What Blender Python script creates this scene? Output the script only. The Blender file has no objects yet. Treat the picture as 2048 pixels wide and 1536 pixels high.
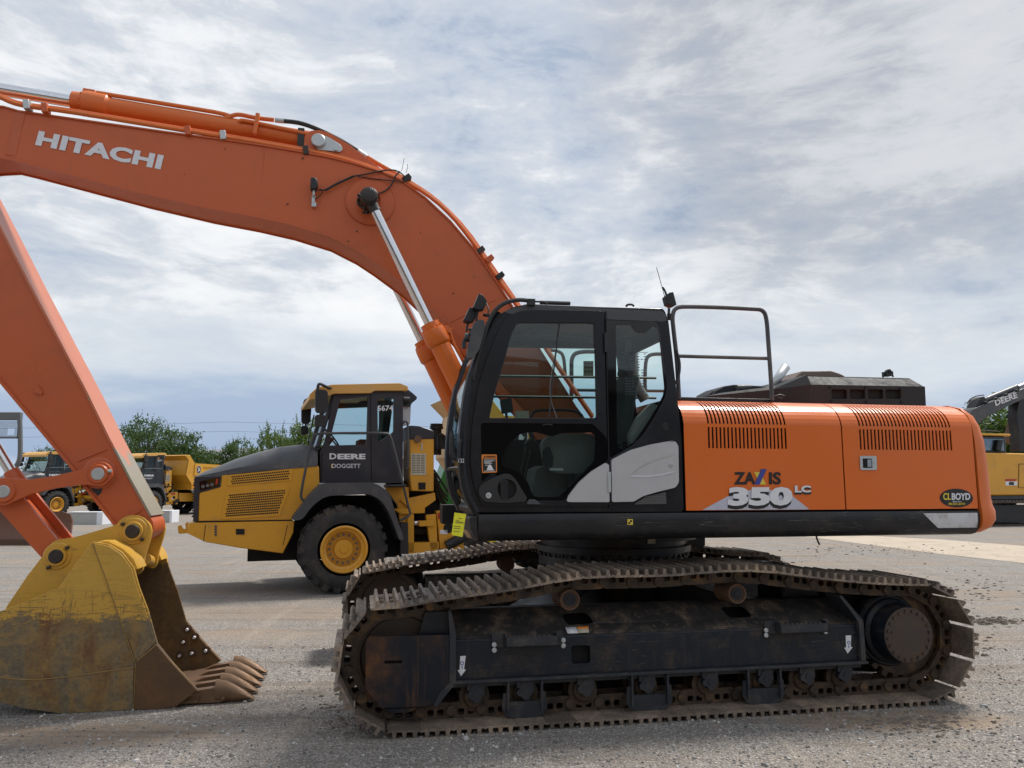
import bpy, bmesh, math, random
from mathutils import Vector, Matrix, noise
from mathutils.geometry import tessellate_polygon
random.seed(7)
sc = bpy.context.scene
col = sc.collection
# ------------------------------------------------------------------ camera, world, sun, exposure
CF, CH, CP = 1530.0, 1.774, 0.130            # focal length in px of a 2048 wide frame, eye height, pitch up
cam_d = bpy.data.cameras.new('camera'); cam = bpy.data.objects.new('camera', cam_d); col.objects.link(cam)
cam.location = (0, 0, CH); cam.rotation_euler = (math.pi/2+CP, 0, 0)
cam_d.sensor_width = 36; cam_d.lens = CF/2048*36; cam_d.clip_end = 3000; cam_d.clip_start = .05
sc.camera = cam
SUN_EL, SUN_AZ = math.radians(58), math.radians(50)    # azimuth from +Y towards +X
world = bpy.data.worlds.new('World'); sc.world = world; world.use_nodes = True
nt = world.node_tree; nt.nodes.clear()
def N(t, **kw):
    n = nt.nodes.new(t)
    for k, v in kw.items():
        if k in n.inputs: n.inputs[k].default_value = v
        else: setattr(n, k, v)
    return n
def L(a, b): nt.links.new(a, b)
def ramp(fac, stops, interp='EASE'):
    r = N('ShaderNodeValToRGB'); r.color_ramp.interpolation = interp
    e = r.color_ramp.elements
    while len(e) > 1: e.remove(e[-1])
    e[0].position, c = stops[0][0], stops[0][1]; e[0].color = (c if len(c) == 4 else (*c, 1))
    for p, c in stops[1:]:
        x = e.new(p); x.color = (c if len(c) == 4 else (*c, 1))
    if fac is not None: L(fac, r.inputs[0])
    return r.outputs[0]
def math_(op, a, b=None, clamp=False):
    m = N('ShaderNodeMath', operation=op, use_clamp=clamp)
    for i, x in enumerate((a, b)):
        if x is None: continue
        if hasattr(x, 'is_output'): L(x, m.inputs[i])
        else: m.inputs[i].default_value = x
    return m.outputs[0]
def mixc(f, a, b, mode='MIX'):
    m = N('ShaderNodeMix', data_type='RGBA', blend_type=mode)
    for i, x in ((0, f), (6, a), (7, b)):
        if hasattr(x, 'is_output'): L(x, m.inputs[i])
        else: m.inputs[i].default_value = x if i == 0 else ((*x, 1) if len(x) == 3 else x)
    return m.outputs[2]
def noise_(vec, scale, detail=4, rough=.55, dist=0):
    n = N('ShaderNodeTexNoise', Scale=scale, Detail=detail, Roughness=rough, Distortion=dist)
    if vec is not None: L(vec, n.inputs['Vector'])
    return n.outputs[0]
def mapping(vec, scale=(1, 1, 1), loc=(0, 0, 0), rot=(0, 0, 0)):
    m = N('ShaderNodeMapping'); m.inputs['Scale'].default_value = scale
    m.inputs['Location'].default_value = loc; m.inputs['Rotation'].default_value = rot
    L(vec, m.inputs['Vector']); return m.outputs[0]
sky = N('ShaderNodeTexSky', sky_type='NISHITA', sun_disc=False)
sky.sun_elevation = SUN_EL; sky.sun_rotation = SUN_AZ; sky.air_density = 1.2; sky.dust_density = 2.5
tc = N('ShaderNodeTexCoord')
sep = N('ShaderNodeSeparateXYZ'); L(tc.outputs['Generated'], sep.inputs[0])
dz = math_('MAXIMUM', sep.outputs[2], 0.0)
gv = tc.outputs['Generated']
warp = N('ShaderNodeTexNoise', Scale=2.2, Detail=3.0, Roughness=.5); L(mapping(gv, (1, 1, 2.2), (5, 1, 0)), warp.inputs['Vector'])
wv = N('ShaderNodeVectorMath', operation='SCALE'); L(warp.outputs['Color'], wv.inputs[0]); wv.inputs['Scale'].default_value = .22
av = N('ShaderNodeVectorMath', operation='ADD'); L(mapping(gv, (1, 1, 2.5), (0, 0, 0), (0, .12, 0)), av.inputs[0]); L(wv.outputs[0], av.inputs[1])
n_lrg = noise_(mapping(gv, (1, 1, 1.8), (2.3, 7.1, .4)), 1.6, 3, .5)
n_big = noise_(av.outputs[0], 4.2, 14, .64, .12)
n_mid = noise_(mapping(av.outputs[0], (1, 1, 1.3), (8.3, 4.4, 0)), 13, 10, .62, .15)
n_sum = math_('ADD', math_('MULTIPLY', n_big, .58), math_('ADD', math_('MULTIPLY', n_mid, .20), math_('MULTIPLY', n_lrg, .22)))
cl = ramp(n_sum, [(.385, (.222, .262, .33)), (.435, (.288, .320, .368)), (.47, (.32, .347, .385)), (.50, (.352, .372, .40)), (.53, (.415, .428, .445)), (.565, (.48, .486, .493)), (.62, (.515, .515, .515))], 'LINEAR')
dt = N('ShaderNodeVectorMath', operation='DOT_PRODUCT'); L(gv, dt.inputs[0]); dt.inputs[1].default_value = (.48, .72, .50)   # a thicker grey bank high on the right
thick = math_('ADD', dt.outputs['Value'], math_('MULTIPLY', math_('SUBTRACT', n_lrg, .5), .25))
cl = mixc(1.0, cl, ramp(thick, [(.86, (1, 1, 1)), (.99, (.70, .705, .72))]), 'MULTIPLY')
band_n = noise_(mapping(gv, (1, 1, 4.5), (1, 2, 0)), 1.7, 6, .55, .3)
band_h = math_('ADD', dz, math_('MULTIPLY', math_('SUBTRACT', band_n, .5), .22))
low = ramp(band_h, [(.0, (.30, .345, .41)), (.03, (.19, .25, .355)), (.10, (.205, .26, .355)), (.15, (.36, .39, .43)), (.19, (.46, .475, .49)), (.25, (.36, .385, .42))])
lowmask = ramp(band_h, [(.10, (1, 1, 1)), (.24, (0, 0, 0))])
cloudcol = mixc(lowmask, cl, low)
bg_sky = N('ShaderNodeBackground', Strength=.1); L(sky.outputs[0], bg_sky.inputs[0])
bg_cl = N('ShaderNodeBackground', Strength=1.0); L(cloudcol, bg_cl.inputs[0])
gnd = N('ShaderNodeBackground', Strength=1.0); gnd.inputs[0].default_value = (.2, .19, .175, 1)
ms = N('ShaderNodeMixShader'); ms.inputs[0].default_value = .93
L(bg_sky.outputs[0], ms.inputs[1]); L(bg_cl.outputs[0], ms.inputs[2])
wo = N('ShaderNodeOutputWorld'); L(ms.outputs[0], wo.inputs[0])
sun_d = bpy.data.lights.new('sun', 'SUN'); sun = bpy.data.objects.new('sun', sun_d); col.objects.link(sun)
sun_d.energy = 2.1; sun_d.angle = math.radians(10); sun_d.color = (1, .95, .88)
sdir = Vector((math.cos(SUN_EL)*math.sin(SUN_AZ), math.cos(SUN_EL)*math.cos(SUN_AZ), math.sin(SUN_EL)))
sun.rotation_euler = sdir.to_track_quat('Z', 'Y').to_euler(); sun.location = (0, 0, 30)
sc.view_settings.view_transform = 'Standard'; sc.view_settings.look = 'None'
sc.view_settings.gamma = 1; sc.view_settings.use_curve_mapping = False; sc.view_settings.exposure = 0.92
sc.cycles.max_bounces = 8; sc.cycles.transparent_max_bounces = 16

# ------------------------------------------------------------------ measuring: a picture point on a known plane gives metres
def ray(px, py):
    xc = (px-1024)/CF; yc = -(py-768)/CF
    return Vector((xc, math.cos(CP)-yc*math.sin(CP), math.sin(CP)+yc*math.cos(CP)))
def ground(px, py, z=0):
    d = ray(px, py); t = (z-CH)/d.z
    return Vector((d.x*t, d.y*t, z))
class Frame:
    def __init__(s, x0, y0, yaw): s.x0, s.y0, s.yaw = x0, y0, yaw; s.c, s.s = math.cos(yaw), math.sin(yaw)
    def on(s, px, py, v):
        d = ray(px, py); nx, ny = -s.s, s.c
        t = (v+s.x0*nx+s.y0*ny)/(d.x*nx+d.y*ny)
        X, Y = d.x*t-s.x0, d.y*t-s.y0
        return (X*s.c+Y*s.s, CH+d.z*t)
    def p3(s, px, py, v):
        u, z = s.on(px, py, v); return Vector((u, v, z))
    def poly(s, pts, v): return [s.on(a, b, v) for a, b in pts]
# ------------------------------------------------------------------ materials
def newmat(name):
    global nt
    m = bpy.data.materials.new(name); m.use_nodes = True; nt = m.node_tree; nt.nodes.clear()
    return m
def out(sh, disp=None):
    o = N('ShaderNodeOutputMaterial'); L(sh, o.inputs[0])
def bump(h, strength=.2, dist=.01):
    b = N('ShaderNodeBump', Strength=strength, Distance=dist); L(h, b.inputs['Height']); return b.outputs[0]
def pbsdf(colr, rough=.5, metal=0, nrm=None, coat=0, spec=.5):
    b = N('ShaderNodeBsdfPrincipled')
    for k, x in (('Base Color', colr), ('Roughness', rough), ('Metallic', metal)):
        if hasattr(x, 'is_output'): L(x, b.inputs[k])
        else: b.inputs[k].default_value = (*x, 1) if k == 'Base Color' else x
    b.inputs['Coat Weight'].default_value = coat; b.inputs['Coat Roughness'].default_value = .12
    b.inputs['Specular IOR Level'].default_value = spec
    if nrm is not None: L(nrm, b.inputs['Normal'])
    return b.outputs[0]
def pos():
    return N('ShaderNodeNewGeometry').outputs['Position']
def objc(): return N('ShaderNodeTexCoord').outputs['Object']
def paint(name, c, rough=.45, metal=0, dirt=(.16, .12, .08), amt=.35, scale=2.5, bmp=.15, coat=0, spec=.5, chips=None, streak=0, scratch=None):
    m = newmat(name); p = pos()
    n1 = noise_(p, scale, 8, .65, .3); n2 = noise_(p, scale*9, 5, .6); n3 = noise_(p, .7, 3, .5)
    base = mixc(n3, tuple(x*.9 for x in c), tuple(min(1, x*1.08) for x in c))
    f = ramp(n1, [(.44, (0, 0, 0)), (.72, (1, 1, 1))])
    f = math_('MULTIPLY', f, ramp(n2, [(.35, (.35,)*3), (.65, (1, 1, 1))]))
    f = math_('MULTIPLY', f, amt)
    if streak:
        ns = noise_(mapping(p, (14, 14, 1.1)), 1.5, 5, .6)
        f = math_('MAXIMUM', f, math_('MULTIPLY', ramp(ns, [(.54, (0, 0, 0)), (.72, (1, 1, 1))]), streak))
    cc = mixc(f, base, dirt)
    if chips:
        nc = noise_(p, 13, 6, .75, .6)
        cf = math_('MULTIPLY', ramp(nc, [(.66, (0, 0, 0)), (.69, (1, 1, 1))], 'LINEAR'), chips[1])
        cc = mixc(cf, cc, chips[0])
    if scratch:
        s1 = noise_(mapping(p, (1.6, 1.6, 30), rot=(0, .30, 0)), 2.2, 3, .5, 1.6); s2 = noise_(mapping(p, (1.4, 1.4, 34), rot=(0, -.75, 0)), 2.6, 3, .5, 1.4)
        sf = math_('MAXIMUM', ramp(s1, [(.665, (0, 0, 0)), (.685, (1, 1, 1))]), ramp(s2, [(.675, (0, 0, 0)), (.695, (1, 1, 1))]))
        sf = math_('MULTIPLY', sf, math_('MULTIPLY', ramp(noise_(p, .9, 3, .5), [(.40, (0, 0, 0)), (.60, (1, 1, 1))]), scratch[1])); cc = mixc(sf, cc, scratch[0])
    r = math_('ADD', math_('MULTIPLY', f, .5), rough, True)
    r = math_('ADD', r, math_('MULTIPLY', math_('SUBTRACT', n2, .5), .18), True)
    b1 = N('ShaderNodeBump', Strength=.22, Distance=.05); L(noise_(p, 1.6, 2, .4), b1.inputs['Height'])
    b2 = N('ShaderNodeBump', Strength=bmp, Distance=.004); L(n2, b2.inputs['Height']); L(b1.outputs[0], b2.inputs['Normal'])
    out(pbsdf(cc, r, metal, b2.outputs[0], coat, spec)); return m
def plain(name, c, rough=.5, metal=0, spec=.5, bmp=.05):
    m = newmat(name); p = pos(); n = noise_(p, 30, 4)
    cc = mixc(n, tuple(x*.86 for x in c), tuple(min(1, x*1.1) for x in c))
    out(pbsdf(cc, rough, metal, bump(n, bmp, .002), 0, spec)); return m
M = {}
M['orange'] = paint('hood orange paint', (.72, .145, .011), .33, dirt=(.50, .16, .06), amt=.22, scale=1.3, bmp=.05, coat=.15)
M['boom'] = paint('boom orange paint', (.56, .110, .026), .44, dirt=(.30, .12, .065), amt=.40, scale=1.7, bmp=.14, coat=.0, streak=.16, chips=((.13, .06, .04), .5))
M['armo'] = paint('arm orange paint', (.54, .108, .030), .38, dirt=(.30, .10, .05), amt=.4, scale=2.2, bmp=.14, chips=((.10, .06, .04), .7))
M['armw'] = paint('worn arm plate', (.60, .17, .09), .36, dirt=(.36, .31, .25), amt=.7, scale=2.6, bmp=.14, chips=((.25, .2, .16), .8))
M['cw'] = paint('counterweight orange', (.68, .155, .026), .40, dirt=(.40, .14, .06), amt=.30, scale=1.4, bmp=.06, chips=((.16, .07, .03), .3))
M['black'] = paint('cab black paint', (.008, .009, .013), .30, dirt=(.03, .03, .03), amt=.4, scale=3, bmp=.05, spec=.35)
M['skirt'] = paint('skirt black paint', (.010, .011, .015), .40, dirt=(.06, .054, .045), amt=.7, scale=3.5, bmp=.15, spec=.4, scratch=((.16, .145, .12), .8))
M['frame'] = paint('track frame paint', (.007, .012, .021), .40, dirt=(.085, .060, .040), amt=.75, scale=4.5, bmp=.35, streak=.22, spec=.35, scratch=((.10, .085, .065), .7))
M['guard'] = paint('idler guard paint', (.010, .013, .020), .52, dirt=(.17, .075, .028), amt=1.0, scale=1.5, bmp=.35, spec=.3, streak=.55)
M['dark'] = plain('dark hollow', (.006, .006, .007), .8)  # near-black: shade of hollows put into the colour; also used for seams
M['rubber'] = paint('tyre rubber', (.022, .023, .025), .8, dirt=(.13, .105, .085), amt=.75, scale=3.2, bmp=.5)
M['plastic'] = plain('black plastic', (.02, .021, .023), .55, bmp=.2)
M['gplastic'] = paint('grey fender plastic', (.055, .058, .065), .55, dirt=(.16, .15, .13), amt=.5, scale=3, bmp=.2)
M['silver'] = paint('silver panel', (.50, .50, .52), .38, metal=.25, dirt=(.32, .30, .28), amt=.3, scale=3, bmp=.04)
M['chrome'] = plain('chrome rod', (.72, .73, .76), .16, 1.0, bmp=.01)
M['zinc'] = plain('zinc plated pin', (.50, .53, .54), .42, .6, bmp=.1)
M['darkpin'] = paint('greasy pin', (.022, .018, .016), .35, dirt=(.09, .05, .03), amt=.6, scale=14, bmp=.9)
M['deere'] = paint('construction yellow', (.68, .335, .026), .38, dirt=(.26, .17, .07), amt=.38, scale=1.8, bmp=.06, coat=.1)
M['deere_roof'] = paint('faded yellow roof', (.66, .36, .09), .5, dirt=(.5, .36, .18), amt=.5, scale=1.5, bmp=.1)
M['dgrey'] = paint('hood dark grey', (.055, .060, .070), .42, dirt=(.19, .18, .16), amt=.62, scale=1.6, bmp=.08)
M['dgrey2'] = paint('cab dark grey', (.022, .025, .034), .36, dirt=(.08, .078, .075), amt=.35, scale=2, bmp=.06)
M['green'] = plain('tractor green', (.02, .16, .035), .35)
M['tyellow'] = plain('stripe yellow', (.75, .62, .04), .45)
M['white'] = plain('white decal', (.74, .75, .79), .5)
M['hoodblack'] = paint('raised hood paint', (.030, .033, .037), .62, dirt=(.06, .055, .05), amt=.5, scale=2, bmp=.1, spec=.25)
M['weld'] = plain('weld bead', (.26, .16, .05), .6)
M['offwhite'] = plain('offwhite sticker', (.50, .47, .36), .6)
M['decal_black'] = plain('black decal', (.012, .012, .014), .45)
M['decal_yellow'] = plain('yellow decal', (.72, .56, .06), .5)
M['decal_orange'] = plain('orange decal', (.80, .25, .04), .5)
M['decal_blue'] = plain('blue decal', (.05, .06, .30), .5)
M['tag'] = plain('yellow tag card', (.80, .78, .03), .6)
M['grid_red'] = plain('red decal', (.45, .03, .02), .5)
M['lens'] = plain('lamp lens', (.35, .36, .36), .2)
M['concrete'] = paint('concrete', (.42, .42, .40), .85, dirt=(.28, .26, .22), amt=.6, scale=3, bmp=.4)
M['step'] = paint('step steel', (.020, .024, .032), .5, dirt=(.12, .10, .08), amt=.7, scale=6, bmp=.3)
M['slope'] = paint('dusty frame top', (.024, .022, .022), .7, dirt=(.20, .145, .095), amt=1.0, scale=6, bmp=.6, streak=.5)
M['greypaint'] = paint('grey rops paint', (.12, .125, .13), .5, dirt=(.2, .18, .15), amt=.5, scale=3)
M['seat'] = plain('seat fabric', (.03, .033, .036), .85)
M['console'] = plain('light grey console', (.20, .20, .195), .55)
M['brown'] = paint('brown dusty panel', (.16, .11, .09), .5, dirt=(.3, .25, .2), amt=.5)
def steel_shoe():
    m = newmat('track shoe steel'); p = pos()
    n1 = noise_(p, 5, 8, .7, .3); n2 = noise_(p, 40, 5, .6)
    c = ramp(n1, [(.32, (.10, .084, .072)), (.46, (.215, .178, .145)), (.58, (.33, .27, .215)), (.70, (.35, .26, .17))])
    c = mixc(ramp(n2, [(.40, (0, 0, 0)), (.64, (.55,)*3)]), c, (.12, .095, .085))
    oi = N('ShaderNodeObjectInfo'); c = mixc(1.0, c, ramp(oi.outputs['Random'], [(0, (.62, .62, .64)), (.5, (.95, .93, .90)), (1, (1.25, 1.18, 1.10))], 'LINEAR'), 'MULTIPLY')
    out(pbsdf(c, ramp(n2, [(.35, (.42,)*3), (.7, (.75,)*3)]), .25, bump(n2, .5, .006))); return m
M['shoe'] = steel_shoe()
def steel_link():
    m = newmat('track link steel'); p = pos()
    n1 = noise_(p, 7, 8, .7, .3); n2 = noise_(p, 45, 5, .6)
    c = ramp(n1, [(.35, (.028, .022, .018)), (.52, (.070, .048, .032)), (.68, (.17, .095, .042))])
    out(pbsdf(c, .6, .15, bump(n2, .5, .006))); return m
M['link'] = steel_link()
M['rust'] = paint('rusty steel', (.10, .055, .030), .62, dirt=(.20, .085, .03), amt=.8, scale=4, bmp=.5)
M['rustdark'] = paint('dark oily rust', (.050, .036, .028), .55, dirt=(.12, .065, .032), amt=.8, scale=6, bmp=.5)
M['rustbrown'] = paint('brown rusty plate', (.105, .055, .024), .58, dirt=(.24, .11, .038), amt=.7, scale=3, bmp=.5)
M['bladerust'] = paint('dozer blade steel', (.16, .075, .05), .55, dirt=(.24, .12, .08), amt=.7, scale=1.2, bmp=.3)
M['tooth'] = paint('tooth steel', (.17, .10, .055), .48, metal=.3, dirt=(.32, .19, .10), amt=.7, scale=7, bmp=.4)
def bucket_mat(inside=False):
    m = newmat('worn bucket' + (' inside' if inside else '')); o = objc(); p = o
    s = N('ShaderNodeSeparateXYZ'); L(o, s.inputs[0]); u, z = s.outputs[0], s.outputs[2]
    n0 = noise_(p, 2.0, 4, .6); n1 = noise_(mapping(p, (1, 1, 3), rot=(0, -.35, 0)), 7, 8, .7, .8); n2 = noise_(p, 38, 5, .6)
    # paint survives above a line that dips to the right: z > line(u)
    line = math_('ADD', math_('MULTIPLY', math_('ADD', u, 2.6), -.06), .72 if not inside else 1.02)
    h = math_('SUBTRACT', z, line)
    h = math_('ADD', h, math_('MULTIPLY', math_('SUBTRACT', n1, .5), .42)); h = math_('ADD', h, math_('MULTIPLY', math_('SUBTRACT', n0, .5), .34))
    h = math_('ADD', h, math_('MULTIPLY', math_('SUBTRACT', n2, .5), .22))
    keep = ramp(math_('ADD', math_('MULTIPLY', h, 4), .5, True), [(.42, (0, 0, 0)), (.62, (1, 1, 1))], 'LINEAR')
    # long scratches through the paint near the line
    sc1 = noise_(mapping(p, (2.2, 1, 26), rot=(0, .25, 0)), 2.4, 4, .6, 1.2)
    sc2 = noise_(mapping(p, (22, 1, 2.4), rot=(0, .5, 0)), 2.0, 4, .6, 1.2)
    scr = math_('MAXIMUM', ramp(sc1, [(.56, (0, 0, 0)), (.60, (1, 1, 1))]), ramp(sc2, [(.59, (0, 0, 0)), (.63, (1, 1, 1))]))
    near = ramp(math_('ADD', math_('MULTIPLY', h, 1.4), .5, True), [(.45, (1, 1, 1)), (.95, (.18,)*3)])
    scr = math_('MULTIPLY', scr, math_('MULTIPLY', near, .75))
    yel = mixc(n0, (.52, .305, .050), (.64, .37, .058)); yel = mixc(scr, yel, (.075, .055, .04))
    ns = noise_(mapping(p, (3.2, 3, 1.0), rot=(0, .35, 0)), 1.3, 7, .62, .6)
    stl = ramp(ns, [(.36, (.155, .126, .088)), (.48, (.20, .150, .085)), (.56, (.22, .135, .052)), (.64, (.18, .082, .032)), (.74, (.24, .105, .030))])
    stl = mixc(ramp(n2, [(.4, (0, 0, 0)), (.7, (.5,)*3)]), stl, (.055, .045, .038))
    if inside: stl = mixc(.55, stl, (.11, .055, .020))
    pat = noise_(p, 6, 7, .72, .8); stl = mixc(math_('MULTIPLY', ramp(pat, [(.47, (0, 0, 0)), (.62, (1, 1, 1))]), .55 if not inside else .25), stl, (.34, .21, .065))
    c = mixc(keep, stl, yel)
    out(pbsdf(c, ramp(n2, [(.3, (.4,)*3), (.7, (.65,)*3)]), .1, bump(n2, .3, .005))); return m
def worn_sunlit_arm():
    m = newmat('worn arm plate'); p = pos(); s = N('ShaderNodeSeparateXYZ'); L(p, s.inputs[0]); z = s.outputs[2]
    n0 = noise_(p, 3, 6, .65, .4); n1 = noise_(mapping(p, (3, 3, .8)), 4, 6, .7, .5); n2 = noise_(p, 40, 5, .6)
    h = math_('ADD', math_('SUBTRACT', z, 2.02), math_('MULTIPLY', math_('SUBTRACT', n0, .5), 1.1))
    k = ramp(math_('ADD', math_('MULTIPLY', h, 1.5), .5, True), [(.45, (1, 1, 1)), (.55, (0, 0, 0))])
    sc_ = ramp(n1, [(.60, (0, 0, 0)), (.65, (.6,)*3)])
    c = mixc(math_('MAXIMUM', k, sc_), mixc(n0, (.50, .13, .055), (.62, .22, .12)), mixc(n2, (.24, .20, .14), (.33, .30, .23)))  # lighter, pinker paint carries this face's sunlit look; the bare steel is wear
    out(pbsdf(c, .36, 0, bump(n2, .2, .004))); return m
M['armw'] = worn_sunlit_arm()
M['bucket'] = bucket_mat(); M['bucket_in'] = bucket_mat(True)
M['ear'] = paint('bucket yellow paint', (.64, .355, .042), .42, dirt=(.28, .20, .10), amt=.45, scale=2.4, bmp=.1, chips=((.06, .05, .04), .45), scratch=((.12, .08, .04), .7))
def glass(name, tint, refl=.09):
    m = newmat(name)
    t = N('ShaderNodeBsdfTransparent'); t.inputs[0].default_value = (*tint, 1)
    n = noise_(pos(), 1.5, 2)
    g = N('ShaderNodeBsdfGlossy', Roughness=.02); g.inputs[0].default_value = (.95, .97, 1, 1)
    L(bump(n, .03, .02), g.inputs['Normal'])
    lw = N('ShaderNodeLayerWeight', Blend=.25)
    f = math_('ADD', math_('MULTIPLY', lw.outputs['Fresnel'], .6), refl, True)
    s = N('ShaderNodeMixShader'); L(f, s.inputs[0]); L(t.outputs[0], s.inputs[1]); L(g.outputs[0], s.inputs[2])
    out(s.outputs[0]); return m
M['glass'] = glass('tinted cab glass', (.86, .94, .93), .02)
M['glass_dark'] = glass('dark glass', (.72, .78, .77), .03)
M['dglass'] = glass('truck glass', (.79, .90, .88), .01)
M['blackglass'] = plain('black printed glass', (.003, .003, .004), .04, spec=.4, bmp=.0)
M['mirror'] = plain('mirror glass', (.5, .52, .55), .08, 1)
# ------------------------------------------------------------------ mesh building
class MB:
    def __init__(s): s.v = []; s.f = []; s.mi = []
    def add(s, vs, fs, mi=0):
        b = len(s.v); s.v += [tuple(x) for x in vs]; s.f += [[b+i for i in f] for f in fs]; s.mi += [mi]*len(fs); return s
    def box(s, a, b, mi=0):
        x0, y0, z0 = a; x1, y1, z1 = b
        if x0 > x1: x0, x1 = x1, x0
        if y0 > y1: y0, y1 = y1, y0
        if z0 > z1: z0, z1 = z1, z0
        return s.add([(x0,y0,z0),(x1,y0,z0),(x1,y1,z0),(x0,y1,z0),(x0,y0,z1),(x1,y0,z1),(x1,y1,z1),(x0,y1,z1)],
                     [(3,2,1,0),(4,5,6,7),(0,1,5,4),(1,2,6,5),(2,3,7,6),(3,0,4,7)], mi)
    def obox(s, c, size, rot=(0,0,0), mi=0):
        from mathutils import Euler
        R = Euler(rot).to_matrix(); c = Vector(c); hx, hy, hz = size[0]/2, size[1]/2, size[2]/2
        vs = [c+R@Vector(q) for q in [(-hx,-hy,-hz),(hx,-hy,-hz),(hx,hy,-hz),(-hx,hy,-hz),(-hx,-hy,hz),(hx,-hy,hz),(hx,hy,hz),(-hx,hy,hz)]]
        return s.add(vs, [(3,2,1,0),(4,5,6,7),(0,1,5,4),(1,2,6,5),(2,3,7,6),(3,0,4,7)], mi)
    def plate(s, outer, v0, v1, holes=(), mi=0, v0f=None, v1f=None):
        """polygon in (u,z) with holes, extruded between v0 (near) and v1"""
        loops = [list(outer)]+[list(h) for h in holes]
        flat = [q for l in loops for q in l]; n = len(flat)
        tris = tessellate_polygon([[Vector((q[0], q[1], 0)) for q in l] for l in loops])
        f0 = v0f or (lambda u, z: v0); f1 = v1f or (lambda u, z: v1)
        vs = [(q[0], f0(*q), q[1]) for q in flat]+[(q[0], f1(*q), q[1]) for q in flat]
        fs = []
        for t in tris:
            a, b, c = [flat[i] for i in t]
            cr = (b[0]-a[0])*(c[1]-a[1])-(b[1]-a[1])*(c[0]-a[0])
            if abs(cr) < 1e-12: continue
            t = tuple(t) if cr > 0 else tuple(reversed(t))
            fs.append(t); fs.append(tuple(n+i for i in reversed(t)))
        k = 0
        for li, l in enumerate(loops):
            m = len(l); A = sum(l[i][0]*l[(i+1) % m][1]-l[(i+1) % m][0]*l[i][1] for i in range(m))
            ccw = (A > 0) == (li == 0)
            for i in range(m):
                a, b = k+i, k+(i+1) % m
                q = (a, a+n, b+n, b) if ccw else (b, b+n, a+n, a)
                fs.append(q)
            k += m
        # near face must look towards -v
        return s.add(vs, fs, mi)
    def cyl(s, p0, p1, r0, r1=None, n=20, mi=0, caps=True):
        r1 = r0 if r1 is None else r1; p0, p1 = Vector(p0), Vector(p1); d = (p1-p0).normalized()
        a = d.orthogonal().normalized(); b = d.cross(a)
        vs = []
        for p, r in ((p0, r0), (p1, r1)):
            for i in range(n):
                t = 2*math.pi*i/n; vs.append(p+a*math.cos(t)*r+b*math.sin(t)*r)
        fs = [(i, (i+1) % n, n+(i+1) % n, n+i) for i in range(n)]
        if caps: fs += [tuple(reversed(range(n))), tuple(range(n, 2*n))]
        return s.add(vs, fs, mi)
    def lathe(s, prof, o, d, n=32, mi=0):
        """prof: list of (distance along d, radius)"""
        o = Vector(o); d = Vector(d).normalized(); a = d.orthogonal().normalized(); b = d.cross(a); vs = []
        for (h, r) in prof:
            for i in range(n):
                t = 2*math.pi*i/n; vs.append(o+d*h+(a*math.cos(t)+b*math.sin(t))*max(r, 1e-4))
        fs = []
        for j in range(len(prof)-1):
            for i in range(n):
                fs.append((j*n+i, j*n+(i+1) % n, (j+1)*n+(i+1) % n, (j+1)*n+i))
        return s.add(vs, fs, mi)
    def tube(s, pts, r, n=8, mi=0, smooth=2, caps=True):
        P = [Vector(p) for p in pts]
        for _ in range(smooth):                                  # corner cutting
            Q = [P[0]]
            for i in range(len(P)-1):
                a, b = P[i], P[i+1]
                if i > 0: Q.append(a*.75+b*.25)
                if i < len(P)-2: Q.append(a*.25+b*.75)
            Q.append(P[-1]); P = Q
        vs = []; ref = None
        for i, p in enumerate(P):
            d = (P[min(i+1, len(P)-1)]-P[max(i-1, 0)])
            if d.length < 1e-9: d = Vector((0, 0, 1))
            d.normalize()
            if ref is None: ref = d.orthogonal().normalized()
            ref = (ref-d*ref.dot(d)); ref.normalize(); b = d.cross(ref)
            rr = r[i*(len(r)-1)//max(1, len(P)-1)] if isinstance(r, (list, tuple)) else r
            for k in range(n):
                t = 2*math.pi*k/n; vs.append(p+ref*math.cos(t)*rr+b*math.sin(t)*rr)
        fs = []
        for i in range(len(P)-1):
            for k in range(n): fs.append((i*n+k, i*n+(k+1) % n, (i+1)*n+(k+1) % n, (i+1)*n+k))
        if caps: fs += [tuple(reversed(range(n))), tuple(range((len(P)-1)*n, len(P)*n))]
        return s.add(vs, fs, mi)
    def loft(s, secs, closed=True, caps=True, mi=0):
        n = len(secs[0]); vs = [p for q in secs for p in q]; fs = []
        for j in range(len(secs)-1):
            for i in range(n if closed else n-1):
                fs.append((j*n+i, j*n+(i+1) % n, (j+1)*n+(i+1) % n, (j+1)*n+i))
        if caps and closed: fs += [tuple(reversed(range(n))), tuple(range((len(secs)-1)*n, len(secs)*n))]
        return s.add(vs, fs, mi)
    def build(s, name, mat, parent=None, bev=0, smooth=35, solid=0, label=None, segs=2):
        me = bpy.data.meshes.new(name); me.from_pydata(s.v, [], s.f)
        mats = mat if isinstance(mat, (list, tuple)) else [mat]
        for m in mats: me.materials.append(M[m] if isinstance(m, str) else m)
        if len(mats) > 1: me.polygons.foreach_set('material_index', s.mi)
        bm = bmesh.new(); bm.from_mesh(me); bmesh.ops.recalc_face_normals(bm, faces=bm.faces); bm.to_mesh(me); bm.free()
        me.update()
        if smooth:
            me.shade_smooth(); me.set_sharp_from_angle(angle=math.radians(smooth))
        o = bpy.data.objects.new(name, me); col.objects.link(o); o.parent = parent
        if solid:
            md = o.modifiers.new('s', 'SOLIDIFY'); md.thickness = solid; md.offset = -1
        if bev:
            md = o.modifiers.new('b', 'BEVEL'); md.width = bev; md.segments = segs; md.limit_method = 'ANGLE'; md.angle_limit = math.radians(35)
            md.harden_normals = False
        if label: o['label'] = label
        return o
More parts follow.
